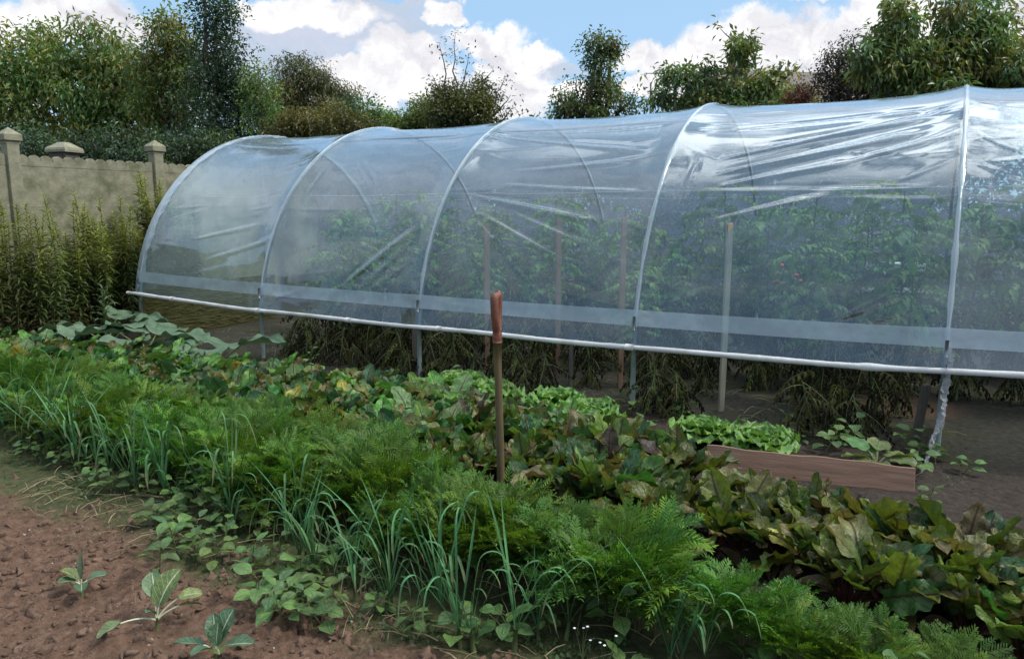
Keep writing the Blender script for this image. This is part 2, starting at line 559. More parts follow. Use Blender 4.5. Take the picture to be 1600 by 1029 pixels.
def _subdiv(v, f):
    v = [np.array(p) for p in v]; cache = {}; out = []
    def mid(a, b):
        k = (min(a, b), max(a, b))
        if k not in cache:
            v.append((v[a] + v[b]) / 2 * 1.08); cache[k] = len(v) - 1
        return cache[k]
    for a, b, c in f:
        x, y, z = mid(a, b), mid(b, c), mid(c, a)
        out += [(a, x, z), (x, b, y), (z, y, c), (x, y, z)]
    return np.array(v), np.array(out)


def scatter_clods(name, mat, n, rmin, rmax, xr, yr, label):
    mb = MB()
    for i in range(n):
        x, y = rng.uniform(*xr), rng.uniform(*yr)
        if vnoise(np.array(x * 2.0), np.array(y * 2.0), 77) < -.12 and rng.random() < .8: continue
        r = rmin + (rmax - rmin) * rng.random() ** 3.2
        v = clod_verts(r, i) @ np.array(Euler((rng.random() * 6, rng.random() * 6, rng.random() * 6)).to_matrix())
        f = ICO
        if r > .007 and name == 'soil_crumbs':
            v, f = _subdiv(v, ICO)
            v = v * (1 + .20 * np.random.default_rng(i).standard_normal((len(v), 1)))
        mb.add_arrays(v + [x, y, float(gz(x, y)) - r * .1], f, np.ones_like(v))
    o = mb.build(name, mat, smooth=True)
    tag(o, label, 'soil', kind='stuff')


scatter_clods('soil_crumbs', M['clod'], 7500, .003, .021, (-5.5, .2), (1.1, 2.2), 'loose crumbs of brown soil on the bare bed')
scatter_clods('gravel', M['pebble'], 240, .0025, .011, (-5.0, .2), (1.1, 2.3), 'tiny pale stones scattered on the bare soil')


def straw_litter():
    mb = MB()
    for i in range(900):
        if i < 260: x, y = rng.uniform(-4.5, .2), rng.uniform(1.9, 2.5)
        else: x, y = rng.uniform(-8, .2), rng.uniform(5.35, 8.5)
        a, l = rng.random() * 6.28, rng.uniform(.05, .2)
        z = float(gz(x, y)) + rng.uniform(.004, .03)
        d = np.array([math.cos(a), math.sin(a), rng.uniform(-.1, .25)])
        p = np.array([x, y, z])
        mb.tube([p, p + d * l * .5 + [0, 0, .01], p + d * l], rng.uniform(.0012, .003), 3, cap=False)
    tag(mb.build('dry_straw', M['straw']), 'dry straw and dead stalks littering the soil', 'straw', kind='stuff')


straw_litter()

# ------------------------------------------------------------------ polytunnel
TD, TR, ZC = 5.46, 2.32, .312
HOOPS = [-8.45 + 2.14 * k for k in range(6)]
T0, T1 = -8.50, 2.31
HR = .56
FOLDS = [(-7.66,0.425,-6.57,0.51,1),(-7.34,0.317,-6.27,0.438,0.8),(-7.63,0.23,-6.99,0.29,0.6),(-8.4,1.22,-6.9,1.1,1),(-5.19,0.232,-4.46,0.48,1.6),(-4.96,0.226,-4.54,0.387,0.8),(-4.83,0.223,-4.54,0.303,0.6),(-6.02,1.183,-4.57,1.136,1.2),(-6.08,0.694,-6.05,0.923,0.6),(-5.65,0.913,-4.91,0.615,0.7),(-3.9,0.669,-2.5,0.536,1.8),(-3.67,0.729,-2.14,0.667,0.9),(-4.19,1.09,-2.35,0.907,1),(-3.56,0.802,-2.37,0.843,1),(-3.76,0.582,-2.42,0.307,1.2),(-3.82,0.567,-2.88,0.238,1.1),(-3.86,0.537,-3.22,0.229,0.9),(-3.91,0.507,-3.49,0.229,0.8),(-3.38,0.582,-2.11,0.36,0.9),(-3.98,1.115,-2.14,1.113,1.2),(-4.18,0.681,-4.08,0.875,0.8),(-1.55,0.553,-0.72,0.658,1.1),(-1.61,0.832,0.02,1.073,1.5),(-1.57,0.758,-0.17,0.944,1.7),(-1.52,0.7,-0.61,0.806,1.4),(-0.61,0.806,0.03,0.917,1.2),(-1.36,0.899,0.02,1.042,1),(-1.69,0.678,-0.13,0.679,0.4),(-0.59,0.228,-0.18,0.327,1),(-0.47,0.222,-0.02,0.284,0.8),(-1.93,0.318,-1.88,0.458,0.8),(-1.83,0.583,-1.79,0.822,0.8),(-1.57,1.025,0.01,1.114,1.0)]


def film_offset(s, a):
    dist = np.min(np.abs(s[..., None] - np.array(HOOPS)), axis=-1)
    o = .024 - .046 * (1 - np.exp(-(dist / .17) ** 1.4))
    up = np.clip(np.sin(a), 0, 1)
    o = o - .012 * up * np.sin(np.pi * np.clip((s - HOOPS[0]) / 2.14 % 1, 0, 1)) ** 2
    o = o + .010 * fbm(s * 1.3, a * 3.0, 5, 3) + .004 * fbm(s * 2 + a * 3, a * 7, 9, 2)
    # drawn folds
    A = a * TR
    for (s0, a0, s1, a1, w) in FOLDS:
        p, q = np.array([s0, a0 * TR]), np.array([s1, a1 * TR])
        d = q - p
        L = np.hypot(*d); d = d / L
        u = (s - p[0]) * d[0] + (A - p[1]) * d[1]
        v = -(s - p[0]) * d[1] + (A - p[1]) * d[0]
        k = np.clip(u / L, 0, 1)
        wid = .016 + .022 * w * k
        taper = np.clip((u + .06) / .25, 0, 1) * np.clip((L + .1 - u) / .3, 0, 1)
        o = o + .0115 * w * taper * (np.exp(-(v / wid) ** 2) - .5 * np.exp(-((v - 1.8 * wid) / (1.5 * wid)) ** 2))
    # fine fans of tension creases running out from each hoop
    q = np.random.default_rng(3)
    for hx in HOOPS:
        for sg in (-1, 1):
            for _ in range(11):
                s0, a0 = hx + sg * q.uniform(.02, .12), q.uniform(.15, 1.35)
                s1, a1 = s0 + sg * q.uniform(.35, 1.1), a0 + q.uniform(-.13, .13)
                p = np.array([s0, a0 * TR]); d = np.array([s1, a1 * TR]) - p
                L = np.hypot(*d); d /= L
                u = (s - p[0]) * d[0] + (A - p[1]) * d[1]
                v = -(s - p[0]) * d[1] + (A - p[1]) * d[0]
                taper = np.clip(u / .1, 0, 1) * np.clip((L - u) / .3, 0, 1)
                o = o + .0035 * q.uniform(.5, 1.3) * taper * np.exp(-(v / .016) ** 2)
    return o


def sag(s):
    """the rail hangs a little lower in the middle than at its ends"""
    return -.03 + .075 * np.clip(np.abs((s + 3.9) / 4.6), 0, 1.0) ** 3


def tunnel():
    root = empty('polytunnel', (0, 0, 0))
    tag(root, 'long polytunnel of clear plastic film over metal hoops, side rolled up on a white rail', 'polytunnel')

    def arc(t, a, off=0.):
        r = TR + off
        return np.array([t, TD + TR - r * math.cos(a), ZC + r * math.sin(a)])

    # film
    ss = np.unique(np.concatenate([np.linspace(T0, T1, 660)] + [np.linspace(h - .12, h + .12, 17) for h in HOOPS]))
    ss = ss[(ss >= T0) & (ss <= T1)]
    a0 = math.asin((HR - ZC) / TR)

    def sheet(aa):
        S, A = np.meshgrid(ss, aa)
        O = film_offset(S, np.minimum(A, np.pi))
        r = TR + O
        zz = ZC + r * np.sin(A)
        yy = TD + TR - r * np.cos(A)
        k = np.clip((.75 - zz) / .2, 0, 1) * (A < 1)
        zz = zz + k * sag(S)
        yy = yy - k * .035
        V = np.stack([S, yy, zz], -1).reshape(-1, 3)
        n1, n0 = len(aa), len(ss)
        i = np.arange(n1 - 1)[:, None] * n0 + np.arange(n0 - 1)[None, :]
        F = np.stack([i, i + 1, i + n0 + 1, i + n0], -1).reshape(-1, 4)
        return V, F
    mb = MB()
    V, F = sheet(np.linspace(a0, 1.72, 215))
    mb.add_arrays(V, F, np.ones_like(V))
    mb.build('film_cover', M['film'], root)
    mb = MB()
    V, F = sheet(np.linspace(1.72, math.pi - a0, 70))
    mb.add_arrays(V, F, np.ones_like(V))
    tag(mb.build('far_film_cover', M['film_far'], root), 'milkier film on the far side')

    # hem band: the doubled strip of film above the rail
    mb = MB()
    zs = np.linspace(.70, .825, 7)
    S, Z = np.meshgrid(ss, zs)
    A = np.arcsin((Z - ZC) / TR)
    O = film_offset(S, A) + .012 + .003 * fbm(S * 14, Z * 30, 61, 3)
    r = TR + O
    V = np.stack([S, TD + TR - r * np.cos(A) - .02 * np.clip((.75 - Z) / .2, 0, 1), ZC + r * np.sin(A) + .6 * sag(S)], -1).reshape(-1, 3)
    n0 = len(ss)
    i = np.arange(6)[:, None] * n0 + np.arange(n0 - 1)[None, :]
    F = np.stack([i, i + 1, i + n0 + 1, i + n0], -1).reshape(-1, 4)
    mb.add_arrays(V, F, np.ones_like(V))
    mb.build('hem_band', M['film_hem'], root)

    # pleated end hem, wrapped round each end hoop
    for t, sg in ((T0, 1), (T1, -1)):
        mb = MB()
        aa = np.linspace(a0, math.pi - a0, 260)
        V = []
        for a in aa:
            pl = .004 * math.sin(a * 95) + .003 * math.sin(a * 41)
            for k in range(5):
                w = k / 4 * (.13 + .012 * math.sin(a * 33))
                V.append(arc(t + sg * (w - .01), a, .034 - .012 * (k / 4) + pl * (k / 4)))
        F = []
        for i in range(259):
            for k in range(4):
                q = i * 5 + k
                F.append((q, q + 1, q + 6, q + 5))
        mb.add(V, F)
        mb.build('end_hem', M['film_hem'], root)

    # end walls of film, then mesh netting below
    for t in (HOOPS[0], HOOPS[-1]):
        mb = MB()
        nz_, ny_ = 26, 40
        V, L = [], []
        for i in range(nz_ + 1):
            z = .62 + (ZC + TR - .02 - .62) * i / nz_
            hw = math.sqrt(max(TR ** 2 - (z - ZC) ** 2, 1e-4)) - .01
            for j in range(ny_ + 1):
                y = TD + TR + hw * (2 * j / ny_ - 1)
                V.append((t + .012 * math.sin(y * 9 + z * 3) + .01 * math.sin(y * 23), y, z))
        F = [(i * (ny_ + 1) + j, i * (ny_ + 1) + j + 1, (i + 1) * (ny_ + 1) + j + 1, (i + 1) * (ny_ + 1) + j) for i in range(nz_) for j in range(ny_)]
        mb.add(V, F)
        mb.build('end_film', M['film_end'], root)
    for t, y0, y1, fl, tint in ((HOOPS[0], TD - .02, 7.6, .05, (.13, .115, .048)), (HOOPS[4] + .03, TD - .06, 6.1, .60, (.34, .34, .36))):
        mb = MB()
        V, L, T = [], [], []
        ny_, nz_ = 200, 110
        for i in range(nz_ + 1):
            k = i / nz_
            for j in range(ny_ + 1):
                m = j / ny_
                y = y0 + (y1 - y0) * m
                z = .66 * (1 - k)
                wob = .010 * math.sin(y * 21 + 2 * math.sin(z * 9)) + (.020 if t < -5 else .012) * fbm(np.array(y * 16. + z * 8), np.array(z * 62.), 5, 3)
                flare = fl * (k ** 2.2) * (1 - m) ** 3
                gy = y - flare
                wob = float(wob) * (1 if t < -5 else 1 + 1.3 * math.exp(-m * 6))
                V.append((t + wob - .25 * flare, gy, z + .004 + (float(gz(t, gy)) if k > .9 else 0)))
                L.append((y, z, 0))
                T.append(tint)
        F = [(i * (ny_ + 1) + j, i * (ny_ + 1) + j + 1, (i + 1) * (ny_ + 1) + j + 1, (i + 1) * (ny_ + 1) + j) for i in range(nz_) for j in range(ny_)]
        mb.add(V, F, np.array(T), L)
        mb.build('end_netting', M['net'], root)

    # hoops with legs
    for t in HOOPS:
        mb = MB()
        pts = [(t, TD, .30)] + [arc(t, a) for a in np.linspace(.0, math.pi, 70)] + [(t, TD + 2 * TR, .30)]
        mb.tube(pts, .0165, 8)
        h = mb.build('hoop', M['pipe'], root)
        tp = MB()  # added pale strip imitating the reflection where film rides over the hoop
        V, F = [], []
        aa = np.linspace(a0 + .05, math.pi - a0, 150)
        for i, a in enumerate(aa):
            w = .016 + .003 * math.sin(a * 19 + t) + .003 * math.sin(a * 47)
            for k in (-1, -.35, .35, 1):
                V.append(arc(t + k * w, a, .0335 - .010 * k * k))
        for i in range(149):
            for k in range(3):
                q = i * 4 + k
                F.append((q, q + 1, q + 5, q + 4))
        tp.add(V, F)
        tp.build('hoop_glint_strip', M['tape'], root)
        for y in (TD, TD + 2 * TR):
            lg = MB()
            lg.tube([(t, y, -.2), (t, y, .2), (t, y, .50 if y == TD else .4)], .021, 10)
            lg.build('leg', M['leg'], root)
        # clip holding the film to the hoop at the hem
        c = MB()
        p = arc(t, math.asin((.70 - ZC) / TR), .045)
        c.tube([p + [0, 0, -.05], p + [0, -.006, 0], p + [0, 0, .06]], .011, 8)
        c.build('clip', M['pipe'], root)
    # ridge pole and straining wires
    mb = MB()
    mb.tube([(t, TD + TR, ZC + TR - .11) for t in np.linspace(HOOPS[0], HOOPS[-1], 12)], .014, 8)
    mb.build('ridge_pole', M['pipe'], root)
    for a, r in ((.6796, .003), (math.pi - .6796, .003)):
        mb = MB()
        pts = []
        for t in np.linspace(HOOPS[0], HOOPS[-1], 41):
            u = (t - HOOPS[0]) / 2.14 % 1
            pts.append(arc(t, a, -.016 - .02 * math.sin(math.pi * u)))
        mb.tube(pts, r, 5)
        mb.build('wire', M['wire'], root)
    # rolled-up rail
    mb = MB()
    tt = np.linspace(T0 - .13, T1 + .16, 190)
    y_ = TD + TR - TR * math.cos(a0) - .058
    pts = np.c_[tt, np.full(190, y_) + .004 * np.sin(tt * 5), HR + sag(tt) + .004 * np.sin(tt * 3.1) - .012]
    rad = .021 + .003 * vnoise(tt * 6, tt * 0, 4) + .0025 * vnoise(tt * 22, tt * 0, 8)
    rad = rad + .008 * np.exp(-((tt + .32) / .05) ** 2)
    mb.tube(pts, rad, 14)
    rl = mb.build('side_rail', M['rail'], root)
    for k, t in enumerate([-7.75, -6.3, -5.0, -3.9, -2.05]):
        c = MB()
        z = HR + float(sag(np.array(t))) - .012 + .004 * math.sin(t * 3.1)
        c.tube([(t - .035, y_, z), (t, y_, z), (t + .035, y_, z)], .0265, 14)
        c.build('rail_clip', M['rail'], rl)


tunnel()


# ------------------------------------------------------------------ crop plants
def prof_beet(s): return np.clip(np.sin(np.pi * np.clip(s * .955 + .03, 0, 1) ** .85), .02, 1) ** .6
def prof_oval(s): return np.clip(np.sin(np.pi * np.clip(s * .98 + .02, 0, 1) ** .85), .02, 1) ** .9
def prof_round(s): return np.clip(np.sin(np.pi * np.clip(s * .94 + .06, 0, 1)), .02, 1) ** .6
def prof_lance(s): return np.clip(np.sin(np.pi * np.clip(s * .96 + .04, 0, 1) ** .7), .03, 1)
def prof_strap(s): return np.clip(.55 + 1.0 * s, 0, 1) * np.clip((1 - s) * 3.2, .03, 1)


PAL = {
    'green': [(.055, .175, .036), (.036, .115, .032), (.085, .225, .05), (.040, .115, .045), (.10, .22, .045), (.07, .10, .03), (.15, .27, .085), (.065, .19, .055)],
    'mixed': [(.055, .160, .034), (.085, .140, .026), (.042, .090, .026), (.13, .21, .04), (.045, .125, .045), (.15, .17, .035), (.065, .050, .025), (.11, .21, .06)],
    'olive': [(.080, .130, .022), (.055, .080, .020), (.12, .155, .024), (.040, .105, .036), (.15, .19, .030), (.055, .055, .022), (.17, .22, .075), (.065, .15, .03)],
}
for _k, _f in (('green', .85), ('mixed', .78), ('olive', .80)): PAL[_k] = [tuple(x * _f for x in c) for c in PAL[_k]]
YELLOW = (.40, .36, .08)


def beet_variant(pal, seed, n=10, yellow=False, size=1.0):
    global rng
    rng = np.random.default_rng(seed)
    lf, st = MB(), MB()
    for i in range(n):
        k = i / n
        az = i * 2.4 + rng.uniform(-.4, .4)
        el = R(rng.uniform(78, 90)) - k * R(rng.uniform(4, 34))
        Lp = rng.uniform(.13, .22) * (1 - .15 * k) * size
        tip = np.array([.012 * math.cos(az), .012 * math.sin(az), 0])
        pts = [tip]
        e = el
        for q in range(4):
            e -= R(5)
            tip = tip + np.array([math.cos(e) * math.cos(az), math.cos(e) * math.sin(az), math.sin(e)]) * Lp / 4
            pts.append(tip)
        st.tube(pts, np.linspace(.0062, .0036, 5), 5)
        tint = np.array(PAL[pal][rng.integers(len(PAL[pal]))]) * rng.uniform(.8, 1.2)
        if yellow and i in (n - 1, n - 3): tint = np.array(YELLOW)
        L = rng.uniform(.11, .215) * size
        el1 = e - R(rng.uniform(-8, 50) if rng.random() < .8 else rng.uniform(60, 120)) - k * R(14)
        lf.blade(pts[-1], az + rng.uniform(-.3, .3), e, el1, L, L * rng.uniform(.52, .70), prof_beet, 14, 8, cup=rng.uniform(-.35, .6), rip=rng.uniform(.05, .115),
                 ripf=rng.uniform(1.8, 3.6), roll=rng.uniform(-.6, .6), tint=tint, twist=rng.uniform(-.7, .7), mid=rng.uniform(0, .16), bump=.03,
                 tip_tint=tint * rng.uniform(.75, 1.25) if rng.random() < .7 else np.array([.16, .13, .05]))
    # dead lower leaves lying on the soil
    for i in range(2):
        az = rng.random() * 6.28
        lf.blade((.05 * math.cos(az), .05 * math.sin(az), .06), az, R(5), R(-30), .15, .07, prof_oval, 6, 4, cup=.6, rip=.08, tint=(.10, .075, .035))
    return lf.mesh('foliage', M['beet_leaf']), st.mesh('stalks', M['beet_stalk'])


def pair(name, a, b, names):
    r = empty(name)
    new_obj(names[0], a, r)
    new_obj(names[1], b, r)
    return r


def copy_thing(root, loc, rz, sc=1.0, tilt=(0, 0)):
    c = root.copy()
    COL.objects.link(c)
    c.location = loc
    c.rotation_euler = (tilt[0], tilt[1], rz)
    c.scale = (sc, sc, sc)
    for ch in root.children:
        d = ch.copy()
        COL.objects.link(d)
        d.parent = c
        for g in ch.children:
            e = g.copy()
            COL.objects.link(e)
            e.parent = d
    return c


class Kind:
    """a few built variants; the first use of each places the original, later uses copy it"""
    def __init__(self, roots): self.roots, self.used = roots, [False] * len(roots)

    def place(self, i, loc, rz, sc=1.0, tilt=(0, 0)):
        i %= len(self.roots)
        r = self.roots[i]
        if not self.used[i]:
            self.used[i] = True
            r.location, r.rotation_euler, r.scale = loc, (tilt[0], tilt[1], rz), (sc, sc, sc)
            return r
        return copy_thing(r, loc, rz, sc, tilt)

    def drop_unused(self):
        for r, u in zip(self.roots, self.used):
            if not u:
                for ch in list(r.children): bpy.data.objects.remove(ch)
                bpy.data.objects.remove(r)


beets = {}
for pi, pal in enumerate(PAL):
    beets[pal] = Kind([pair('beetroot_plant', *beet_variant(pal, 100 + pi * 20 + i, 13 + i % 3, yellow=(i == 3), size=.92 if pal == 'olive' else 1.0), ('foliage', 'stalks')) for i in range(5)])
rng = np.random.default_rng(21)
random.seed(21)


def beet_row():
    def lim(t, pts): return float(np.interp(t, [p[0] for p in pts], [p[1] for p in pts]))
    back = [(-9.5, 4.25), (-5.8, 4.3), (-5.2, 4.5), (-4.2, 4.6), (-3.1, 4.42), (-1.5, 4.15), (-.9, 3.86), (-.24, 3.66), (1.2, 3.4)]
    front = [(-9.5, 3.6), (-4, 3.55), (-2, 3.34), (-.9, 3.16), (0, 2.98), (1.2, 2.85)]
    t = -9.2
    n = 0
    while t < 1.15:
        f, b = lim(t, front), lim(t, back)
        rows = 5 if b - f > .8 else 4 if b - f > .5 else 3
        for r in range(rows):
            v = f + (b - f) * (r + .5 * (n % 2) * .5) / (rows - 1 + .25) + rng.uniform(-.06, .06)
            x = t + rng.uniform(-.09, .09)
            if abs(x + 1.95) < .10 and abs(v - 3.26) < .12: continue
            pr = rng.random()
            g = np.interp(x, [-4.2, -2.0, -.8], [0, .5, 1.0])
            pal = ('green' if pr < 1 - g * 1.4 else 'mixed') if g < .5 else ('mixed' if pr < .75 - (g - .5) * 1.1 else 'olive')
            vi = int(rng.integers(5))
            if vi == 3 and rng.random() < .6: vi = 4
            o = beets[pal].place(vi, (x, v, float(gz(x, v)) - .01), rng.random() * 6.28, rng.uniform(.86, 1.14) * (1.0 if x < -2.3 else 1.05), (rng.uniform(-.12, .12), rng.uniform(-.12, .12)))
            zone = ('beyond the squash leaves at the left end' if x < -5.6 else 'below the left hoop legs' if x < -3.6 else 'behind and left of the spade' if x < -2.05 else
                    'just right of the spade handle' if x < -1.1 else 'in front of the plank' if x < .1 else 'at the right end near the netting')
            look = {'green': 'green leaved', 'mixed': 'green and bronze leaved', 'olive': 'olive and maroon leaved'}[pal]
            if vi == 3: look += ' yellowing'
            tag(o, f'{look} beetroot {zone}', 'beetroot', f'{look} beetroots {zone}')
            n += 1
        t += .235 if t > -4 else .27


beet_row()


# ---- carrots
def frond(lf, st, p0, az, el0, el1, L, tint):
    nseg = 9
    s = np.linspace(0, 1, nseg + 1)
    el = el0 + (el1 - el0) * s ** 1.4
    d = np.c_[np.cos(el) * math.cos(az), np.cos(el) * math.sin(az), np.sin(el)]
    c = np.asarray(p0) + np.vstack([[0, 0, 0], np.cumsum((d[:-1] + d[1:]) / 2 * (L / nseg), axis=0)])
    st.tube(c[:-1], np.linspace(.0022, .0008, nseg), 3, cap=False)
    side = np.array([-math.sin(az), math.cos(az), 0])
    V, F, T = [], [], []
    npin = 7
    for i in range(npin + 1):
        u = .32 + .68 * i / npin
        k = u * nseg
        j = min(int(k), nseg - 1)
        q = c[j] + (c[j + 1] - c[j]) * (k - j)
        dd = d[j]
        nn = np.cross(dd, side)
        plen = rng.uniform(.7, 1.25) * L * (.30 * math.sin(math.pi * (.12 + .88 * (1 - (u - .32) / .68)) ** .9) + .05)
        for sg in ((-1, 1) if i < npin else (0,)):
            pd = dd * rng.uniform(.45, .8) + side * sg * .78 + nn * rng.uniform(-.5, .55)
            pd /= np.linalg.norm(pd)
            ps = np.cross(nn, pd)
            m = max(4, int(plen / .0145))
            for a in range(1, m + 1):
                w = a / m
                b = q + pd * plen * w - np.array([0, 0, .10]) * plen * w * w
                ll = plen * .30 * (1.1 - w * .7) + .009
                for s2 in ((-1, 1) if a < m else (0,)):
                    for fan in (-.35, .35):
                        e = pd * .75 + ps * s2 * .75 + ps * fan * (1 if s2 == 0 else .5) + pd * fan * .5 + nn * rng.uniform(-.3, .3)
                        e /= np.linalg.norm(e)
                        f = np.cross(e, nn)
                        hw = .0035
                        o = len(V)
                        V += [b - f * hw * .5, b + f * hw * .5, b + e * ll * .6 + f * hw, b + e * ll, b + e * ll * .6 - f * hw]
                        F.append((o, o + 1, o + 2, o + 3, o + 4))
                        T += [tint * rng.uniform(.85, 1.15)] * 5
    lf.add(V, F, np.array(T))


def carrot_variant(seed, nf=11):
    global rng
    rng = np.random.default_rng(seed)
    lf, st = MB(), MB()
    for i in range(nf):
        az = i * 2.4 + rng.uniform(-.4, .4)
        el0 = R(rng.uniform(62, 88))
        g = rng.random()
        tint = np.array([.050, .130, .022]) * (1 - g) + np.array([.165, .285, .036]) * g ** 1.3
        if rng.random() < .015: tint = np.array([.15, .14, .04])
        frond(lf, st, (.006 * math.cos(az), .006 * math.sin(az), 0), az, el0, el0 - R(rng.uniform(30, 100)), rng.uniform(.27, .43), tint)
    return lf.mesh('foliage', M['carrot_leaf'], smooth=False), st.mesh('stalks', M['carrot_stalk'])


carrots = Kind([pair('carrot_plant', *carrot_variant(300 + i, 10 + i % 4), ('foliage', 'stalks')) for i in range(7)])
rng = np.random.default_rng(33)


def carrot_row():
    bk = [(-9, 3.42), (-6.3, 3.34), (-3.8, 3.18), (-2.45, 3.06), (-2.2, 2.95), (-2.0, 2.78), (-1.2, 2.66), (-.3, 2.62), (.9, 2.6)]
    fr = [(-9, 2.75), (-4, 2.60), (-2.5, 2.50), (-1.5, 2.50), (-.8, 2.46), (-.4, 2.5), (.9, 2.45)]
    t, n = -8.9, 0
    while t < .55:
        f, b = np.interp(t, *zip(*fr)), np.interp(t, *zip(*bk))
        m = max(2, int(round((b - f) / .155)))
        for r in range(m):
            if n >= 299: break
            x = t + rng.uniform(-.07, .07)
            v = f + (b - f) * (r + .5) / m + rng.uniform(-.05, .05)
            sc = rng.uniform(.8, 1.12)
            if x > -.5:
                if rng.random() < .42 or x > .3: continue
                sc *= .66
            elif x > -.95 and rng.random() < .2: continue
            if math.hypot(x + 1.95, v - 3.26) < .1: continue
            o = carrots.place(int(rng.integers(7)), (x, v, float(gz(x, v)) - .01), rng.random() * 6.28, sc, (rng.uniform(-.15, .15), rng.uniform(-.15, .15)))
            zone = ('at the far left end of the row' if x < -4.6 else 'behind the leeks in the wide left part' if x < -2.2 else 'at the foot of the spade handle' if x < -1.5 else
                    'between the spade and the gappy right end' if x < -.5 else 'standing sparse at the right end of the row')
            tag(o, f'feathery green carrot top {zone}', 'carrot plant', f'carrot tops {zone}')
            n += 1
        t += .135 if t > -5 else .17


carrot_row()


# ---- leeks / onions
def leek_variant(seed, n=7, size=1.0):
    global rng
    rng = np.random.default_rng(seed)
    lf, st = MB(), MB()
    st.tube([(0, 0, -.02), (0, 0, .03), (.002, 0, .08 * size)], [.012, .0105, .008], 8)
    for i in range(n):
        az = (0 if i % 2 else math.pi) + rng.uniform(-.7, .7)
        L = rng.uniform(.24, .52) * size
        tint = np.array([.065, .165, .062]) * rng.uniform(.7, 1.4)
        bend = rng.random() * .85
        el0 = R(rng.uniform(66, 89))
        if bend < .5:
            lf.blade((0, 0, .06 * size), az, el0, el0 - R(rng.uniform(5, 45)), L, rng.uniform(.006, .0125), prof_strap, 10, 2, cup=.5, tint=tint, twist=rng.uniform(-.6, .6), tip_tint=tint * 1.1)
        else:
            # upright, then folded sharply over
            k = rng.uniform(.45, .85)
            w = rng.uniform(.008, .014)
            tip = lf.blade((0, 0, .06 * size), az, el0, el0 - R(12), L * k, w, lambda s: np.clip(.6 + s, 0, 1), 7, 2, cup=.5, tint=tint)
            lf.blade(tip, az, el0 - R(12), el0 - R(rng.uniform(110, 165)), L * rng.uniform(.12, .3), w, lambda s: np.ones_like(s), 6, 2, cup=.4, tint=tint * 1.1)
            # hanging end
            e = el0 - R(140)
            c = lf.v[-1].reshape(-1, 3)[-2]
            lf.blade(c, az, max(e, R(-88)), R(-86), L * rng.uniform(.1, .35), w, lambda s: np.clip((1 - s) * 2.5, .05, 1), 5, 2, cup=.4, tint=tint * 1.1, tip_tint=(.22, .19, .1))
    return lf.mesh('foliage', M['strap_leaf']), st.mesh('stem', M['green_stem'])


leeks = Kind([pair('leek_plant', *leek_variant(400 + i, 6 + i % 4, 1 + .12 * (i % 3)), ('leaves', 'stem')) for i in range(7)])
rng = np.random.default_rng(44)
LEEK_T = list(np.arange(-5.6, -2.5, .105)) + list(np.arange(-2.5, -1.35, .075)) + [-1.22, -1.16, -1.05, -.72, -.66, -.62]
for t in LEEK_T:
    v = float(np.interp(t, [-5.6, -4, -2.8, -1.9, -1.5, -1.1, -.6], [2.6, 2.42, 2.36, 2.16, 2.12, 2.2, 2.36])) + rng.uniform(-.09, .11)
    if -3.35 < t < -2.95 and rng.random() < .5: continue
    x = t + rng.uniform(-.05, .05)
    o = leeks.place(int(rng.integers(7)), (x, v, float(gz(x, v)) - .005), rng.random() * 6.28, rng.uniform(.75, 1.08), (rng.uniform(-.12, .12), rng.uniform(-.12, .12)))
    zone = 'in the left clump of the front row' if t < -3.1 else 'between the leafy weeds' if t < -2.35 else 'in the dense tall clump' if t < -1.4 else 'standing alone before the carrots'
    tag(o, f'grey green leek with drooping strap leaves {zone}', 'leek', f'leeks {zone}')


# ---- broad leaved weeds along the edge of the bare soil
def weed_variant(seed, n=7):
    global rng
    rng = np.random.default_rng(seed)
    lf, st = MB(), MB()
    tip = np.array([0, 0, -.01])
    H = rng.uniform(.08, .17)
    lean = rng.uniform(-.3, .3, 2)
    pts = [np.array([lean[0] * H * k, lean[1] * H * k, H * k]) for k in np.linspace(-.1, 1, 5)]
    st.tube(pts, [.003, .003, .0026, .0022, .0016], 5)
    for i in range(n):
        k = .25 + .75 * i / max(1, n - 1)
        p = np.array([lean[0] * H * k, lean[1] * H * k, H * k])
        az = i * 2.4 + rng.uniform(-.4, .4)
        Lp = rng.uniform(.015, .045)
        e = R(rng.uniform(10, 45))
        q = p + Lp * np.array([math.cos(e) * math.cos(az), math.cos(e) * math.sin(az), math.sin(e)])
        st.tube([p, (p + q) / 2 + [0, 0, .003], q], [.0016, .0014, .0012], 4, cap=False)
        L = rng.uniform(.045, .085)
        g = rng.random()
        tint = np.array([.062, .125, .042]) * (1 - g) + np.array([.115, .20, .05]) * g
        lf.blade(q, az, e - R(10), e - R(rng.uniform(30, 75)), L, L * rng.uniform(.62, .82), prof_oval, 6, 4, cup=rng.uniform(-.1, .35), rip=.03, ripf=2, roll=rng.uniform(-.4, .4), tint=tint, bump=.01)
    return lf.mesh('foliage', M['broad_leaf']), st.mesh('stem', M['green_stem'])


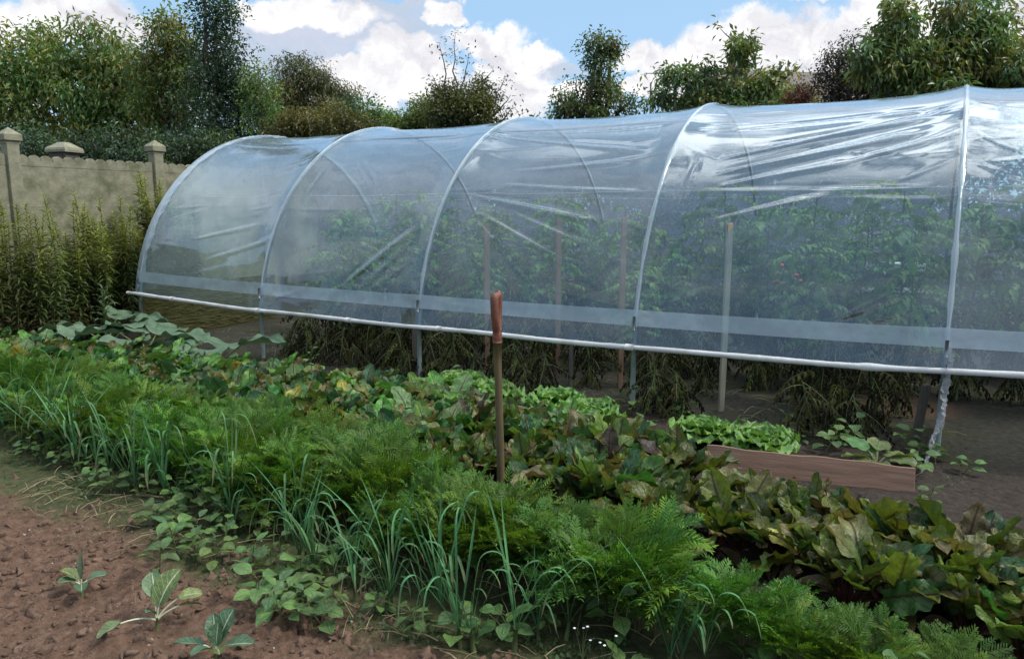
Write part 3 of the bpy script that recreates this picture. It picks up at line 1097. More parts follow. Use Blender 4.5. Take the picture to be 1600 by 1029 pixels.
weeds = Kind([pair('leafy_weed', *weed_variant(500 + i, 6 + i % 4), ('foliage', 'stem')) for i in range(6)])
rng = np.random.default_rng(55)
W = []
for cx, cy, n, sx, sy in ((-3.05, 2.13, 12, .22, .1), (-2.52, 2.08, 9, .2, .08), (-2.15, 2.02, 11, .16, .09), (-3.9, 2.3, 9, .35, .08), (-3.3, 2.45, 8, .3, .08), (-2.75, 2.36, 7, .25, .07), (-4.8, 2.5, 8, .4, .1), (-1.35, 2.1, 4, .15, .1), (-.75, 2.2, 6, .3, .1), (-.1, 2.5, 6, .25, .12)):
    for _ in range(n): W.append((cx + rng.normal() * sx, cy + rng.normal() * sy, cx))
for x, v, cx in W:
    o = weeds.place(int(rng.integers(6)), (x, v, float(gz(x, v))), rng.random() * 6.28, rng.uniform(.7, 1.2), (rng.uniform(-.15, .15), rng.uniform(-.15, .15)))
    zone = 'at the far left edge of the soil' if x < -3.5 else 'left of the folded leeks at the bed edge' if x < -2.7 else 'below the dense leek clump' if x < -1.7 else 'under the right leeks' if x < -1.05 else 'among the sparse carrots at the right'
    tag(o, f'small broad leaved green weed {zone}', 'weed', f'leafy weeds {zone}')


for i in range(46):
    if i < 22: x, v = rng.uniform(-2.1, .1), rng.uniform(4.75, 5.5)
    elif i < 34: x, v = rng.uniform(.05, 1.4), rng.uniform(4.3, 5.4)
    else: x, v = rng.uniform(-5.8, -2.2), rng.uniform(4.8, 5.35)
    if abs(x + 1.4) < .08: continue
    o = weeds.place(int(rng.integers(6)), (x, v, float(gz(x, v))), rng.random() * 6.28, rng.uniform(.7, 1.3), (rng.uniform(-.2, .2), rng.uniform(-.2, .2)))
    zone = 'right of the plank' if x > .04 else 'between the lettuces and the rail' if x > -2.15 else 'behind the beetroots below the rail'
    tag(o, f'small broad leaved green weed {zone}', 'weed', f'leafy weeds {zone}')


# low creeping green on the mossy strip: stuff
def moss_strip():
    mb = MB()
    for i in range(15000):
        x = rng.uniform(-6, .6)
        v = np.interp(x, [-6, -3.8, -1.8, .6], [2.5, 2.12, 2.0, 2.25]) + rng.normal() * .13 + .1
        if i > 3600: v = rng.uniform(2.2, 2.8)
        if 5200 < i < 9500: x, v = rng.uniform(-7, .3), 4.6 + 1.6 * rng.random()
        if i >= 9500: x, v = rng.uniform(-2.2, .6), rng.uniform(1.95, 3.2)
        if vnoise(np.array(x * 3.), np.array(v * 3.), 91) < -.06: continue
        z = float(gz(x, v))
        az, L = rng.random() * 6.28, rng.uniform(.008, .028)
        e = R(rng.uniform(0, 60))
        d = np.array([math.cos(e) * math.cos(az), math.cos(e) * math.sin(az), math.sin(e)])
        s = np.array([-math.sin(az), math.cos(az), 0]) * L * .3
        p = np.array([x, v, z + rng.uniform(0, .015)])
        tint = np.array([.05, .085, .03]) * rng.uniform(.7, 1.5)
        mb.add([p, p + d * L * .5 + s, p + d * L, p + d * L * .5 - s], [(0, 1, 2), (0, 2, 3)], tint)
    tag(mb.build('ground_cover', M['weed_leaf'], smooth=False), 'low green seedlings and moss on the bed edge', 'ground cover', kind='stuff')


moss_strip()


# ---- cabbage seedlings
def cabbage(label, loc, leaves, name='cabbage_seedling'):
    """leaves: azimuth, petiole el, petiole length, blade el0, el1, length, width, roll"""
    r = empty(name, loc)
    tag(r, label, 'cabbage seedling')
    lf, st, sm = MB(), MB(), MB()
    sm.tube([(0, 0, -.03), (.002, 0, .02), (.004, .002, .055)], [.0075, .0065, .006], 8)
    for az, pe, pl, e0, e1, L, Wd, roll, tint in leaves:
        az, pe, e0, e1 = R(az), R(pe), R(e0), R(e1)
        p = np.array([.003, .001, .045])
        pts = [p]
        for q in range(5):
            e = pe + (e0 - pe) * (q / 5)
            p = p + pl / 5 * np.array([math.cos(e) * math.cos(az), math.cos(e) * math.sin(az), math.sin(e)])
            pts.append(p)
        st.tube(pts, np.linspace(.0042, .003, 6), 6)
        lf.blade(p, az, e0, e1, L, Wd, prof_round, 10, 6, cup=.28, rip=.03, ripf=1.7, roll=roll, tint=tint, mid=.04, bump=.008)
    lf.build('leaves', M['cabbage_leaf'], r)
    st.build('petioles', M['petiole'], r)
    sm.build('stem', M['green_stem'], r)


M['petiole'] = rough_mat('petiole', (.36, .38, .24), (.5, .5, .36), 20, .5, .1)
G1, G2, G3 = (.055, .13, .055), (.09, .135, .034), (.048, .11, .058)
cy30 = 30.02
def A(d): return d + cy30   # bearing measured from the camera's right, counter-clockwise
cabbage('lanky cabbage seedling with five spread leaves, largest on the bare soil', (-2.48, 1.56, float(gz(-2.48, 1.56))), [
    (A(120), 72, .09, 55, 15, .105, .075, -.3, (.11, .18, .08)), (A(62), 82, .055, 66, 22, .15, .095, .2, G2), (A(30), 55, .11, 15, -25, .085, .05, .5, (.16, .20, .06)),
    (A(12), 42, .10, 10, -20, .085, .04, -.6, (.08, .12, .05)), (A(218), 30, .13, -10, -35, .085, .08, .1, (.12, .165, .065)), (A(250), 78, .03, 60, 10, .05, .04, 0, G1)])
cabbage('compact blue green cabbage seedling, cut by the bottom edge, nearest the camera', (-2.1, 1.53, float(gz(-2.1, 1.53))), [
    (A(115), 75, .035, 70, 45, .095, .06, -.2, G3), (A(55), 68, .045, 65, 40, .11, .075, .2, G3), (A(175), 35, .05, 10, -12, .12, .06, .2, G3), (A(85), 86, .02, 80, 60, .08, .05, 0, G1),
    (A(5), 40, .04, 12, -10, .10, .075, 0, G3), (A(300), 55, .03, 30, 0, .08, .06, 0, G2), (A(240), 60, .03, 30, -10, .08, .06, .2, G3), (A(20), 70, .02, 62, 30, .06, .05, .3, (.13, .2, .10))])
cabbage('small cabbage seedling at the left with one upright narrow leaf', (-3.0, 1.57, float(gz(-3.0, 1.57))), [
    (A(88), 88, .03, 86, 78, .11, .026, 0, (.10, .15, .09)), (A(165), 50, .03, 40, 0, .09, .07, .2, G2), (A(30), 45, .03, 20, -15, .075, .06, 0, G3), (A(300), 40, .02, 20, -20, .07, .055, 0, G3), (A(210), 50, .03, 30, -10, .07, .055, 0, G1)])


# ---- lettuces
def lettuce_variant(seed):
    global rng
    rng = np.random.default_rng(seed)
    lf, st = MB(), MB()
    st.tube([(0, 0, -.02), (0, 0, .03)], [.015, .012], 8)
    n = 34
    for i in range(n):
        k = i / n
        az = i * 2.4 + rng.uniform(-.2, .2)
        el = R(80 - 62 * k + rng.uniform(-6, 6))
        L = (.10 + .10 * k) * rng.uniform(.9, 1.1)
        g = rng.random()
        tint = np.array([.10, .21, .05]) * (1 - g) + np.array([.16, .29, .07]) * g
        lf.blade((.01 * math.cos(az), .01 * math.sin(az), .02), az, el, el - R(rng.uniform(20, 55)), L, L * rng.uniform(.7, .9), lambda s: np.clip(.25 + .9 * s, 0, 1) * np.clip((1.04 - s) * 5, .1, 1), 16, 10,
                 cup=.25, rip=.15, ripf=4.6, tint=tint, bump=.05, tip_tint=tint * 1.15)
    return lf.mesh('leaves', M['lettuce_leaf']), st.mesh('stem', M['green_stem'])


lettuces = Kind([pair('lettuce', *lettuce_variant(600 + i), ('leaves', 'stem')) for i in range(4)])
rng = np.random.default_rng(66)
for i, (x, v, sc, lb) in enumerate((
        (-3.47, 5.12, 1.65, 'bright frilly lettuce head left of the spade handle, tallest there'), (-3.13, 5.05, 1.45, 'frilly lettuce touching the left side of the spade handle'),
        (-2.52, 5.08, 1.5, 'frilly lettuce just right of the spade handle, leftmost of that pair'), (-2.18, 4.95, 1.4, 'frilly lettuce midway between the spade and the right hoop leg'),
        (-1.31, 4.94, 1.3, 'frilly lettuce at the foot of the pale wooden stake'), (-.91, 4.92, 1.35, 'broad frilly lettuce behind the left end of the plank'),
        (-3.85, 5.1, 1.0, 'small frilly lettuce beside the second hoop leg'))):
    tag(lettuces.place(i, (x, v, float(gz(x, v))), i * 1.3, sc), lb, 'lettuce', 'lettuces along the tunnel side')


# ---- large leaved plants: squash at the left end and a chard-like plant behind the plank
def big_leaf_plant(name, label, cat, loc, leaves, mat, stalkmat, big=1.0):
    leaves = [(a, b, c * (1 + (big - 1) * 1.3), d, e, f, g, h) for a, b, c, d, e, f, g, h in leaves]
    r = empty(name, loc)
    tag(r, label, cat)
    lf, st = MB(), MB()
    for az, pe, pl, e1, L, Wd, roll, tint in leaves:
        az, pe, e1 = R(az), R(pe), R(e1)
        p = np.array([0, 0, 0.0])
        pts = [p]
        for q in range(5):
            e = pe - (pe - R(30)) * (q / 5)
            p = p + pl / 5 * np.array([math.cos(e) * math.cos(az), math.cos(e) * math.sin(az), math.sin(e)])
            pts.append(p)
        st.tube(pts, np.linspace(.012, .007, 6), 6)
        lf.blade(p, az, R(12), e1, L * big, Wd * big, prof_round, 12, 8, cup=.18, rip=.045, ripf=2.4, roll=roll, tint=tint, mid=.03, bump=.008)
    lf.build('leaves', mat, r)
    st.build('stalks', stalkmat, r)


SQ = (.085, .145, .085)
big_leaf_plant('squash_plant', 'grey green squash with wide flat leaves at the far left end', 'squash', (-8.2, 4.85, 0), [
    (A(200), 60, .26, -15, .34, .42, .1, SQ), (A(330), 55, .30, -20, .36, .44, -.1, SQ), (A(270), 60, .28, -30, .32, .40, 0, (.095, .155, .09)), (A(90), 70, .30, -10, .3, .38, .2, SQ), (A(20), 60, .3, -15, .3, .4, 0, SQ)], M['rhubarb_leaf'], M['green_stem'], 1.28)
big_leaf_plant('squash_plant', 'grey green squash with overlapping flat leaves left of the end netting', 'squash', (-7.35, 4.78, 0), [
    (A(190), 60, .28, -18, .34, .44, .1, (.09, .15, .088)), (A(350), 50, .26, -20, .36, .42, -.1, SQ), (A(270), 55, .25, -30, .34, .40, 0, SQ), (A(80), 70, .22, -10, .3, .38, .2, SQ), (A(140), 62, .3, -20, .3, .36, 0, SQ)], M['rhubarb_leaf'], M['green_stem'], 1.28)
big_leaf_plant('squash_plant', 'grey green squash with flat leaves under the left end of the rail', 'squash', (-6.35, 4.9, 0), [
    (A(185), 50, .24, -20, .34, .42, .1, SQ), (A(5), 50, .24, -16, .38, .44, -.1, (.09, .15, .088)), (A(275), 55, .22, -30, .34, .40, 0, SQ), (A(100), 60, .15, -10, .26, .34, .2, SQ)], M['rhubarb_leaf'], M['green_stem'], 1.28)
OG = (.11, .13, .045)
big_leaf_plant('young_cabbage', 'olive leaved young cabbage behind the middle of the plank', 'cabbage', (-.22, 4.95, 0), [
    (A(180), 60, .10, -15, .15, .14, .3, OG), (A(120), 75, .12, 20, .15, .12, -.2, (.09, .18, .055)), (A(60), 70, .12, 0, .17, .15, .2, OG), (A(10), 55, .10, -20, .18, .16, -.2, (.13, .15, .055)), (A(330), 45, .10, -25, .17, .14, .1, OG), (A(250), 55, .08, -20, .15, .13, 0, (.10, .12, .045)), (A(215), 50, .1, -25, .15, .13, .2, OG), (A(90), 80, .08, 40, .12, .1, .1, (.12, .17, .06))], M['cabbage_leaf2'] if 'cabbage_leaf2' in M else M['broad_leaf'], M['green_stem'])


# ------------------------------------------------------------------ tomatoes in the tunnel
def compound_leaf(lf, st, p0, az, el0, el1, L, tint, dry=False):
    nseg = 8
    s = np.linspace(0, 1, nseg + 1)
    el = el0 + (el1 - el0) * s
    d = np.c_[np.cos(el) * math.cos(az), np.cos(el) * math.sin(az), np.sin(el)]
    c = np.asarray(p0) + np.vstack([[0, 0, 0], np.cumsum(d[:-1] * (L / nseg), axis=0)])
    st.tube(c, np.linspace(.004, .0018, nseg + 1), 4, cap=False)
    for i in range(2, nseg + 1):
        for sg in ((-1, 1) if i < nseg else (0,)):
            a2 = az + sg * R(rng.uniform(55, 80))
            l = L * rng.uniform(.15, .26) * (1 if not dry else .8)
            lf.blade(c[i], a2, el[i] + R(rng.uniform(-10, 15)), el[i] - R(rng.uniform(30, 70)), l, l * (rng.uniform(.5, .68) if not dry else rng.uniform(.25, .5)), prof_oval, 4, 2,
                     cup=.3 if not dry else 1.2, rip=.06, ripf=2, roll=rng.uniform(-.5, .5), tint=tint * rng.uniform(.85, 1.15))


def tomato_variant(seed, H, dry_only=False, fruit=False):
    global rng
    rng = np.random.default_rng(seed)
    st, lf, dl, fr = MB(), MB(), MB(), []
    pts = [np.array([.03 * math.sin(k * 5), .03 * math.cos(k * 4), H * k]) for k in np.linspace(0, 1, 9)]
    pts[0][2] = -.03
    st.tube(pts, np.linspace(.012, .005, 9), 6)
    n = int(H * 32)
    for i in range(n):
        k = .06 + .94 * i / n
        z = H * k
        p = np.array([.03 * math.sin(k * 5), .03 * math.cos(k * 4), z])
        az = i * 2.4 + rng.uniform(-.5, .5)
        if z < .62 or dry_only:
            g = rng.random()
            tint = np.array([.022, .018, .012]) * (1 - g ** 2) + np.array([.11, .095, .03]) * g ** 2
            if rng.random() < .12: tint = np.array([.13, .15, .04])
            compound_leaf(dl, st, p, az, R(rng.uniform(-50, 20)), R(rng.uniform(-88, -50)), rng.uniform(.2, .38), tint, True)
            if rng.random() < .95:
                compound_leaf(dl, st, p, az + 2, R(rng.uniform(-60, -20)), R(-88), rng.uniform(.15, .3), tint * .7, True)
        else:
            g = rng.random()
            tint = np.array([.055, .125, .03]) * (1 - g) + np.array([.14, .23, .05]) * g
            compound_leaf(lf, st, p, az, R(rng.uniform(0, 50)), R(rng.uniform(-75, -20)), rng.uniform(.26, .44), tint)
    return st.mesh('stem', M['green_stem']), (lf.mesh('foliage', M['tomato_leaf']) if lf.n else None), (dl.mesh('withered_leaves', M['dry_leaf']) if dl.n else None)


def tomato_thing(seed, H, dry_only=False):
    a, b, c = tomato_variant(seed, H, dry_only)
    r = empty('tomato_plant')
    new_obj('stem', a, r)
    if b: new_obj('foliage', b, r)
    if c: new_obj('withered_leaves', c, r)
    return r


tom = Kind([tomato_thing(700 + i, h) for i, h in enumerate((1.55, 1.7, 1.4, 1.8))])
tomdry = Kind([tomato_thing(720 + i, h, True) for i, h in enumerate((.62, .72, .8))])
rng = np.random.default_rng(77)
for i, (t, v, k, sc) in enumerate([(-6.15, 5.95, 't', .72), (-5.75, 5.85, 't', .80), (-5.35, 5.95, 'd', 1.0), (-4.95, 5.85, 'd', 1.0), (-4.6, 5.95, 'd', 1.1), (-4.25, 5.85, 't', .78), (-3.95, 5.9, 't', .72),
                                   (-3.55, 6.0, 'd', 1), (-3.15, 5.95, 'd', .9), (-2.65, 6.0, 'd', 1.0), (-2.3, 6.3, 't', .78), (-1.86, 5.72, 'd', 1.0), (-1.72, 6.3, 'd', 1.0), (-.68, 5.55, 'd', 1.05), (-.56, 5.6, 'd', .95), (-.33, 5.75, 'd', 1.0), (-.85, 6.1, 't', .85), (-.15, 6.3, 't', .9), (-5.95, 5.75, 'd', .95), (-5.55, 5.7, 'd', .9), (-5.15, 5.75, 'd', 1.0), (-4.75, 5.72, 'd', 1.0), (-4.2, 6.4, 'd', 1.0), (-3.75, 6.5, 'd', 1.1), (-3.3, 6.6, 'd', 1.0), (-2.9, 6.6, 'd', 1.0), (-5.8, 6.5, 'd', 1.1), (-5.3, 6.5, 'd', 1.1), (-4.7, 6.5, 'd', 1.1), (-1.3, 6.7, 'd', .9), (-.9, 6.8, 'd', .9), (-2.05, 6.8, 'd', 1.0)]):
    v = max(v, 6.35 if k == 't' else 5.86)
    o = (tom if k == 't' else tomdry).place(i, (t, v, 0), rng.random() * 6.28, sc)
    zone = 'between the first and second hoop legs' if t < -4.2 else 'behind the spade handle' if t < -2.4 else 'around the third hoop leg' if t < -1.2 else 'behind the plank'
    lk = 'withered tomato plant with hanging brown leaves' if k == 'd' else 'green topped tomato plant, brown below'
    tag(o, f'{lk} near row {zone}', 'tomato plant', f'{lk}s near row {zone}')
dead = Kind([tomato_thing(740 + i, h, True) for i, h in enumerate((.42, .5, .36))])
for r in dead.roots: r.name = 'withered_weed'
for i, t in enumerate(list(np.arange(-6.2, -2.7, .23)) + [-1.95, -1.78, -1.6, -.72, -.5, -.3]):
    x, v = t + rng.uniform(-.08, .08), rng.uniform(5.42, 5.72)
    o = dead.place(i, (x, v, 0), rng.random() * 6.28, rng.uniform(.75, 1.15), (rng.uniform(-.2, .2), rng.uniform(-.2, .2)))
    zone = 'left of the second hoop leg' if x < -4.2 else 'between the second and third hoop legs' if x < -2.1 else 'beside the third hoop leg' if x < -1.2 else 'beyond the plank'
    tag(o, f'low clump of dead brown weeds under the rail {zone}', 'dead weed', f'dead weeds under the rail {zone}')
n = 0
for v in (7.2, 8.4):
    for t in np.arange(-6.6, 2.1, .43):
        x = t + rng.uniform(-.12, .12)
        o = tom.place(n, (x, v + rng.uniform(-.15, .15), 0), rng.random() * 6.28, rng.uniform(.9, 1.08) * (.92 if -5.2 < x < -2.2 else 1))
        zone = 'left bays' if x < -4.2 else 'middle bay' if x < -2.1 else 'right bay' if x < .15 else 'last bay'
        tag(o, f'tall green tomato plant behind the film of the {zone}, {"middle" if v < 8 else "far"} row', 'tomato plant', f'tomatoes {"middle" if v < 8 else "far"} row {zone}')
        n += 1


def tomato_fruit():
    k = 0
    for dx, dz in ((0, 1.06), (.05, 1.0), (-.04, .98), (.16, .98), (.2, .93), (.02, .9), (-.06, .92)):
        p = at(1222, 400, 6.4)
        mb = MB()
        bm = __import__('bmesh').new()
        import bmesh
        bmesh.ops.create_icosphere(bm, subdivisions=2, radius=.022)
        V = [(v.co.x, v.co.y, v.co.z * .88) for v in bm.verts]
        F = [tuple(v.index for v in f.verts) for f in bm.faces]
        bm.free()
        mb.add(V, F)
        yield mb, (p[0] + dx * .8, p[1], dz + .06)


fr_root = [o for o in COL.objects if o.name.startswith('tomato_plant') and o.get('label', '').find('right bay, middle') > 0][-3]
for mb, loc in tomato_fruit():
    o = mb.build('fruit', M['tomato_red'], fr_root)
    q = Vector(loc)
    o.location = fr_root.matrix_basis.inverted() @ q
tag(fr_root, 'tall tomato plant with small red fruit behind the film of the right bay', 'tomato plant')


# stakes
def stake(label, x, y, H, w, mat, lean=(0, 0)):
    mb = MB()
    b = w / 2
    V = []
    for z, k in ((-.15, .8), (.3, 1), (H * .7, 1), (H - .01, 1), (H, .86)):
        for a, c in ((-1, -1), (1, -1), (1, 1), (-1, 1)):
            V.append((a * b * k + lean[0] * z, c * b * k * .7 + lean[1] * z, z))
    F = [(i * 4 + j, i * 4 + (j + 1) % 4, i * 4 + 4 + (j + 1) % 4, i * 4 + 4 + j) for i in range(4) for j in range(4)] + [(16, 17, 18, 19)]
    mb.add(V, F)
    o = mb.build('wooden_stake', mat, smooth=False)
    o.location = (x, y, 0)
    o.rotation_euler = (0, 0, YAW + .2)
    tag(o, label, 'stake')


stake('pale tall wooden stake right of the third hoop, standing behind film and rail', -1.40, 5.80, 1.50, .043, M['stake'])
stake('wooden stake with its top behind the film, nearest the spade handle', -3.84, 6.15, 1.47, .05, M['red_stake'])
stake('wooden stake top midway between the spade and the third hoop', -3.05, 6.15, 1.52, .045, M['red_stake'])
stake('wooden stake top just left of the third hoop', -2.41, 6.15, 1.54, .047, M['red_stake'])
stake('dark weathered stake directly beside the second hoop leg', -4.42, 5.72, .9, .06, M['dark_stake'])
stake('dark weathered stake behind the right end of the plank near the netting', -.02, 5.62, .42, .05, M['dark_stake'], (.12, 0))
stake('thin dark stake between the spade and the third hoop leg', -2.72, 5.75, .8, .035, M['dark_stake'])


def shelf():
    r = empty('plant_shelf', (-.33, 7.7, 0), YAW - .1)
    tag(r, 'small pale slatted plant shelf dimly visible at the right end inside the tunnel', 'shelf')
    for z, w in ((1.08, .07), (.86, .03)):
        mb = MB(); mb.box((0, 0, z), (.48, .2, w), bev=.004)
        mb.build('shelf_board', M['white_paint'], r, False)
    for x in (-.22, .22):
        mb = MB(); mb.box((x, .05, .5), (.035, .035, 1.3), bev=.003)
        mb.build('post', M['stake'], r, False)


shelf()


# ------------------------------------------------------------------ spade
def spade():
    r = empty('garden_spade', (-1.955, 3.27, float(gz(-1.955, 3.27))), YAW)
    r.rotation_euler = (R(-1.0), R(-1.6), YAW + R(80))
    tag(r, 'old spade standing upright in the bed, wooden shaft and orange red handle grip', 'spade')
    mb = MB()
    mb.tube([(0, 0, z) for z in (-.04, .2, .5, .8, .93)], [.0225, .022, .021, .0205, .0205], 16)
    mb.build('shaft', M['shaft'], r)
    # D handle: socket, two arms and cross grip, in the local xz plane
    mb = MB()
    mb.tube([(0, 0, .915), (0, 0, .93), (0, 0, .965), (0, 0, .98)], [.0235, .0255, .0255, .021], 16)
    h = mb.build('handle', M['grip'], r)
    for s in (-1, 1):
        a = MB()
        pts = [(s * x, 0, z) for x, z in ((.006, .965), (.022, .99), (.040, 1.03), (.049, 1.075), (.051, 1.12), (.050, 1.152), (.048, 1.170), (.046, 1.180), (.045, 1.183))]
        a.tube(pts, [.021, .021, .0205, .0205, .0215, .0225, .019, .012, .003], 14)
        a.build('handle_arm', M['grip'], h)
    g = MB()
    g.tube([(x, 0, 1.158) for x in (-.05, -.03, 0, .03, .05)], [.0195, .0185, .018, .0185, .0195], 14)
    g.build('grip_bar', M['grip'], h)
    b = MB()
    b.tube([(0, 0, .07), (0, 0, .02), (0, 0, -.06)], [.026, .027, .02], 14)
    b.build('socket', M['steel'], r)
    bl = MB()
    nx, nz = 8, 8
    V = []
    for side in (1, -1):
        for i in range(nz + 1):
            for j in range(nx + 1):
                x = (j / nx - .5) * .17 * (1 - .15 * (i / nz))
                V.append((x, .012 * math.cos(x * 14) - .01 + side * .0015, -.03 - .25 * i / nz - .02 * (1 - abs(x) / .09) * (i == nz)))
    m = (nx + 1) * (nz + 1)
    F = []
    for i in range(nz):
        for j in range(nx):
            q = i * (nx + 1) + j
            F += [(q, q + 1, q + nx + 2, q + nx + 1), (m + q, m + q + nx + 1, m + q + nx + 2, m + q + 1)]
    bl.add(V, F)
    bl.build('blade', M['steel'], r)


spade()


def plank():
    a, b = np.array([-1.15, 4.44]), np.array([.0, 4.62])
    d = b - a
    L = np.hypot(*d)
    ang = math.atan2(d[1], d[0])
    r = MB()
    import bmesh
    bm = bmesh.new()
    bmesh.ops.create_cube(bm, size=1)
    bmesh.ops.subdivide_edges(bm, edges=[e for e in bm.edges if abs(e.verts[0].co.x - e.verts[1].co.x) > .5], cuts=14)
    for v in bm.verts:
        v.co = Vector((v.co.x * L, v.co.y * .032, v.co.z * .155))
    bmesh.ops.bevel(bm, geom=[e for e in bm.edges if e.calc_length() > 0.01], offset=.003, segments=1, affect='EDGES')
    for v in bm.verts:
        v.co.z += .004 * math.sin(v.co.x * 7) + .003 * math.sin(v.co.x * 23)
        v.co.y += .004 * math.sin(v.co.x * 4)
    V = [tuple(v.co) for v in bm.verts]; F = [tuple(v.index for v in f.verts) for f in bm.faces]
    bm.free()
    r.add(V, F)
    o = r.build('wooden_plank', M['plank'], smooth=False)
    o.location = ((a + b)[0] / 2, (a + b)[1] / 2, .064)
    o.rotation_euler = (R(-14), 0, ang)
    tag(o, 'reddish brown plank set on edge in the soil behind the right beetroots', 'plank')


plank()


# ------------------------------------------------------------------ concrete wall with scalloped top
WX = -10.2


def wall():
    posts = [1.02, 3.02, 5.02, 7.02, 9.02, 11.02, 13.02, 15.02]
    for k, (y0, y1) in enumerate(zip(posts[:-1], posts[1:])):
        r = empty('concrete_fence', (WX, y0, 0))
        lab = ('mossy concrete fence bay with scalloped top, ' + ['second bay left of the view edge', 'cut by the left picture edge', 'left of the capped post, above the tall weeds', 'right of the capped post, meeting the tunnel hoop', 'seen dimly through the tunnel end', 'hidden behind the tunnel end under the dark tree', 'farthest bay behind the tunnel'][k])
        tag(r, lab, 'fence', 'bays of the concrete fence')
        for i in range(4):
            mb = MB()
            z0, z1 = .055 + i * .525, .055 + (i + 1) * .525 - .0005
            mb.box((0, (y1 - y0) / 2, (z0 + z1) / 2), (.045, y1 - y0 - .1, z1 - z0), bev=.005)
            mb.build('panel', M['concrete'], r, False)
        # scalloped coping: a row of half rounds on a plain strip, one panel
        mb = MB()
        n = 13
        w = (y1 - y0 - .1) / n
        prof = []
        for j in range(n):
            for q in range(9):
                th = math.pi * (1 - q / 8)
                prof.append((.05 + w * (j + .5 + .5 * math.cos(th)), 2.165 + .055 + w * .5 * math.sin(th) * 1.05))
        V = []
        for x in (.026, -.026):
            V += [(x, .05, 2.155)] + [(x, y, z) for y, z in prof] + [(x, y1 - y0 - .05, 2.155)]
        m = len(prof) + 2
        F = [tuple(range(m)), tuple(reversed(range(m, 2 * m)))] + [(i, m + i, m + (i + 1) % m, (i + 1) % m) for i in range(m)]
        F = []
        for i in range(1, m - 2):   # strip faces down to the base line keep the n-gon convex
            pass
        V2, F2 = [], []
        for x in (.026, -.026):
            o = len(V2)
            V2 += [(x, y, 2.155) for y, z in prof] + [(x, y, z) for y, z in prof]
            mm = len(prof)
            F2 += [(o + i, o + i + 1, o + mm + i + 1, o + mm + i) for i in range(mm - 1)]
        mm = len(prof)
        F2 += [(mm + i, mm + i + 1, 3 * mm + i + 1, 3 * mm + i) for i in range(mm - 1)]
        mb.add(V2, F2)
        mb.build('scalloped_coping', M['concrete'], r, False)
        mb = MB()
        mb.box((0, 0, 1.21), (.16, .15, 2.46), bev=.014)
        p = mb.build('post', M['concrete'], r, False)
        c = MB()
        hw = .106
        V = [(sx * a, sy * a, z) for z, a in ((2.42, .083), (2.445, .083), (2.46, hw), (2.53, hw), (2.545, hw - .012)) for sx, sy in ((-1, -1), (1, -1), (1, 1), (-1, 1))] + [(0, 0, 2.625)]
        F = [(i * 4 + j, i * 4 + (j + 1) % 4, i * 4 + 4 + (j + 1) % 4, i * 4 + 4 + j) for i in range(4) for j in range(4)] + [(16 + j, 16 + (j + 1) % 4, 20) for j in range(4)]
        c.add(V, F)
        c.build('post_cap', M['concrete'], p, False)


wall()


def gate_pillar():
    p = at(112, 228, 10.6)
    r = empty('gate_pillar', (p[0] - .1, p[1] - .05, 0), .3)
    tag(r, 'dark rendered pillar with pale stone cap behind the left fence', 'pillar')
    mb = MB(); mb.box((0, 0, 1.2), (.26, .26, 2.4), bev=.01); mb.build('shaft', M['dark_stake'], r, False)
    c = MB()
    V = [(sx * a, sy * a, z) for z, a in ((2.40, .17), (2.43, .17), (2.46, .16), (2.54, .05)) for sx, sy in ((-1, -1), (1, -1), (1, 1), (-1, 1))]
    F = [(i * 4 + j, i * 4 + (j + 1) % 4, i * 4 + 4 + (j + 1) % 4, i * 4 + 4 + j) for i in range(3) for j in range(4)] + [(12, 13, 14, 15), (3, 2, 1, 0)]
    c.add(V, F); c.build('cap', M['concrete'], r, False)


gate_pillar()


# ------------------------------------------------------------------ tall weeds along the wall
def goldenrod_variant(seed, H):
    global rng
    rng = np.random.default_rng(seed)
    st, lf = MB(), MB()
    lean = rng.uniform(-.09, .09, 2)
    f = lambda k: np.array([lean[0] * H * k * k, lean[1] * H * k * k, H * k])
    st.tube([f(k) for k in np.linspace(-.03, 1, 7)], np.linspace(.005, .002, 7), 5)
    n = int(H * 92)
    for i in range(n):
        k = .10 + .9 * (i / n) ** .8
        az = i * 2.4 + rng.uniform(-.5, .5)
        top = max(0, (k - .62) / .38)
        el = R(15 + 45 * top + rng.uniform(-15, 15))
        L = (.165 - .085 * top) * rng.uniform(.6, 1.25)
        g = top * rng.uniform(.6, 1.1)
        tint = np.array([.060, .085, .022]) * (1 - g) + np.array([.26, .28, .045]) * g
        if k < .35 and rng.random() < .4: tint = np.array([.09, .07, .035])
        lf.blade(f(k), az, el, el - R(rng.uniform(30, 95)), L, L * .17, prof_lance, 3, 2, cup=.3, tint=tint, roll=rng.uniform(-.4, .4))
    return lf.mesh('foliage', M['weed_leaf']), st.mesh('stem', M['green_stem'])


gold = Kind([pair('goldenrod_plant', *goldenrod_variant(800 + i, h), ('foliage', 'stem')) for i, h in enumerate((1.45, 1.6, 1.3, 1.7))])
rng = np.random.default_rng(88)
GL = []
for i in range(150):
    x, y = rng.uniform(-9.95, -8.8), rng.uniform(3.3, 7.0)
    if x > -9.0 and y > 5.3: x -= .7
    GL.append((x, y, rng.uniform(.78, 1.05)))
for i in range(22): GL.append((-9.5 + rng.normal() * .12, 6.47 + rng.normal() * .10, rng.uniform(1.08, 1.25)))
for i in range(9): GL.append((-9.5 + rng.normal() * .2, 5.75 + rng.normal() * .16, rng.uniform(.98, 1.1)))
for i, (x, y, sc) in enumerate(GL):
    o = gold.place(i, (x, y, 0), rng.random() * 6.28, sc, (rng.uniform(-.11, .11), rng.uniform(-.11, .11)))
    z = 'in the tallest clump below the capped post' if sc >= 1.08 else 'in the stand before the fence left of the tunnel'
    tag(o, f'narrow leaved yellow green goldenrod stem {z}', 'tall weed', f'goldenrod stems {z}')


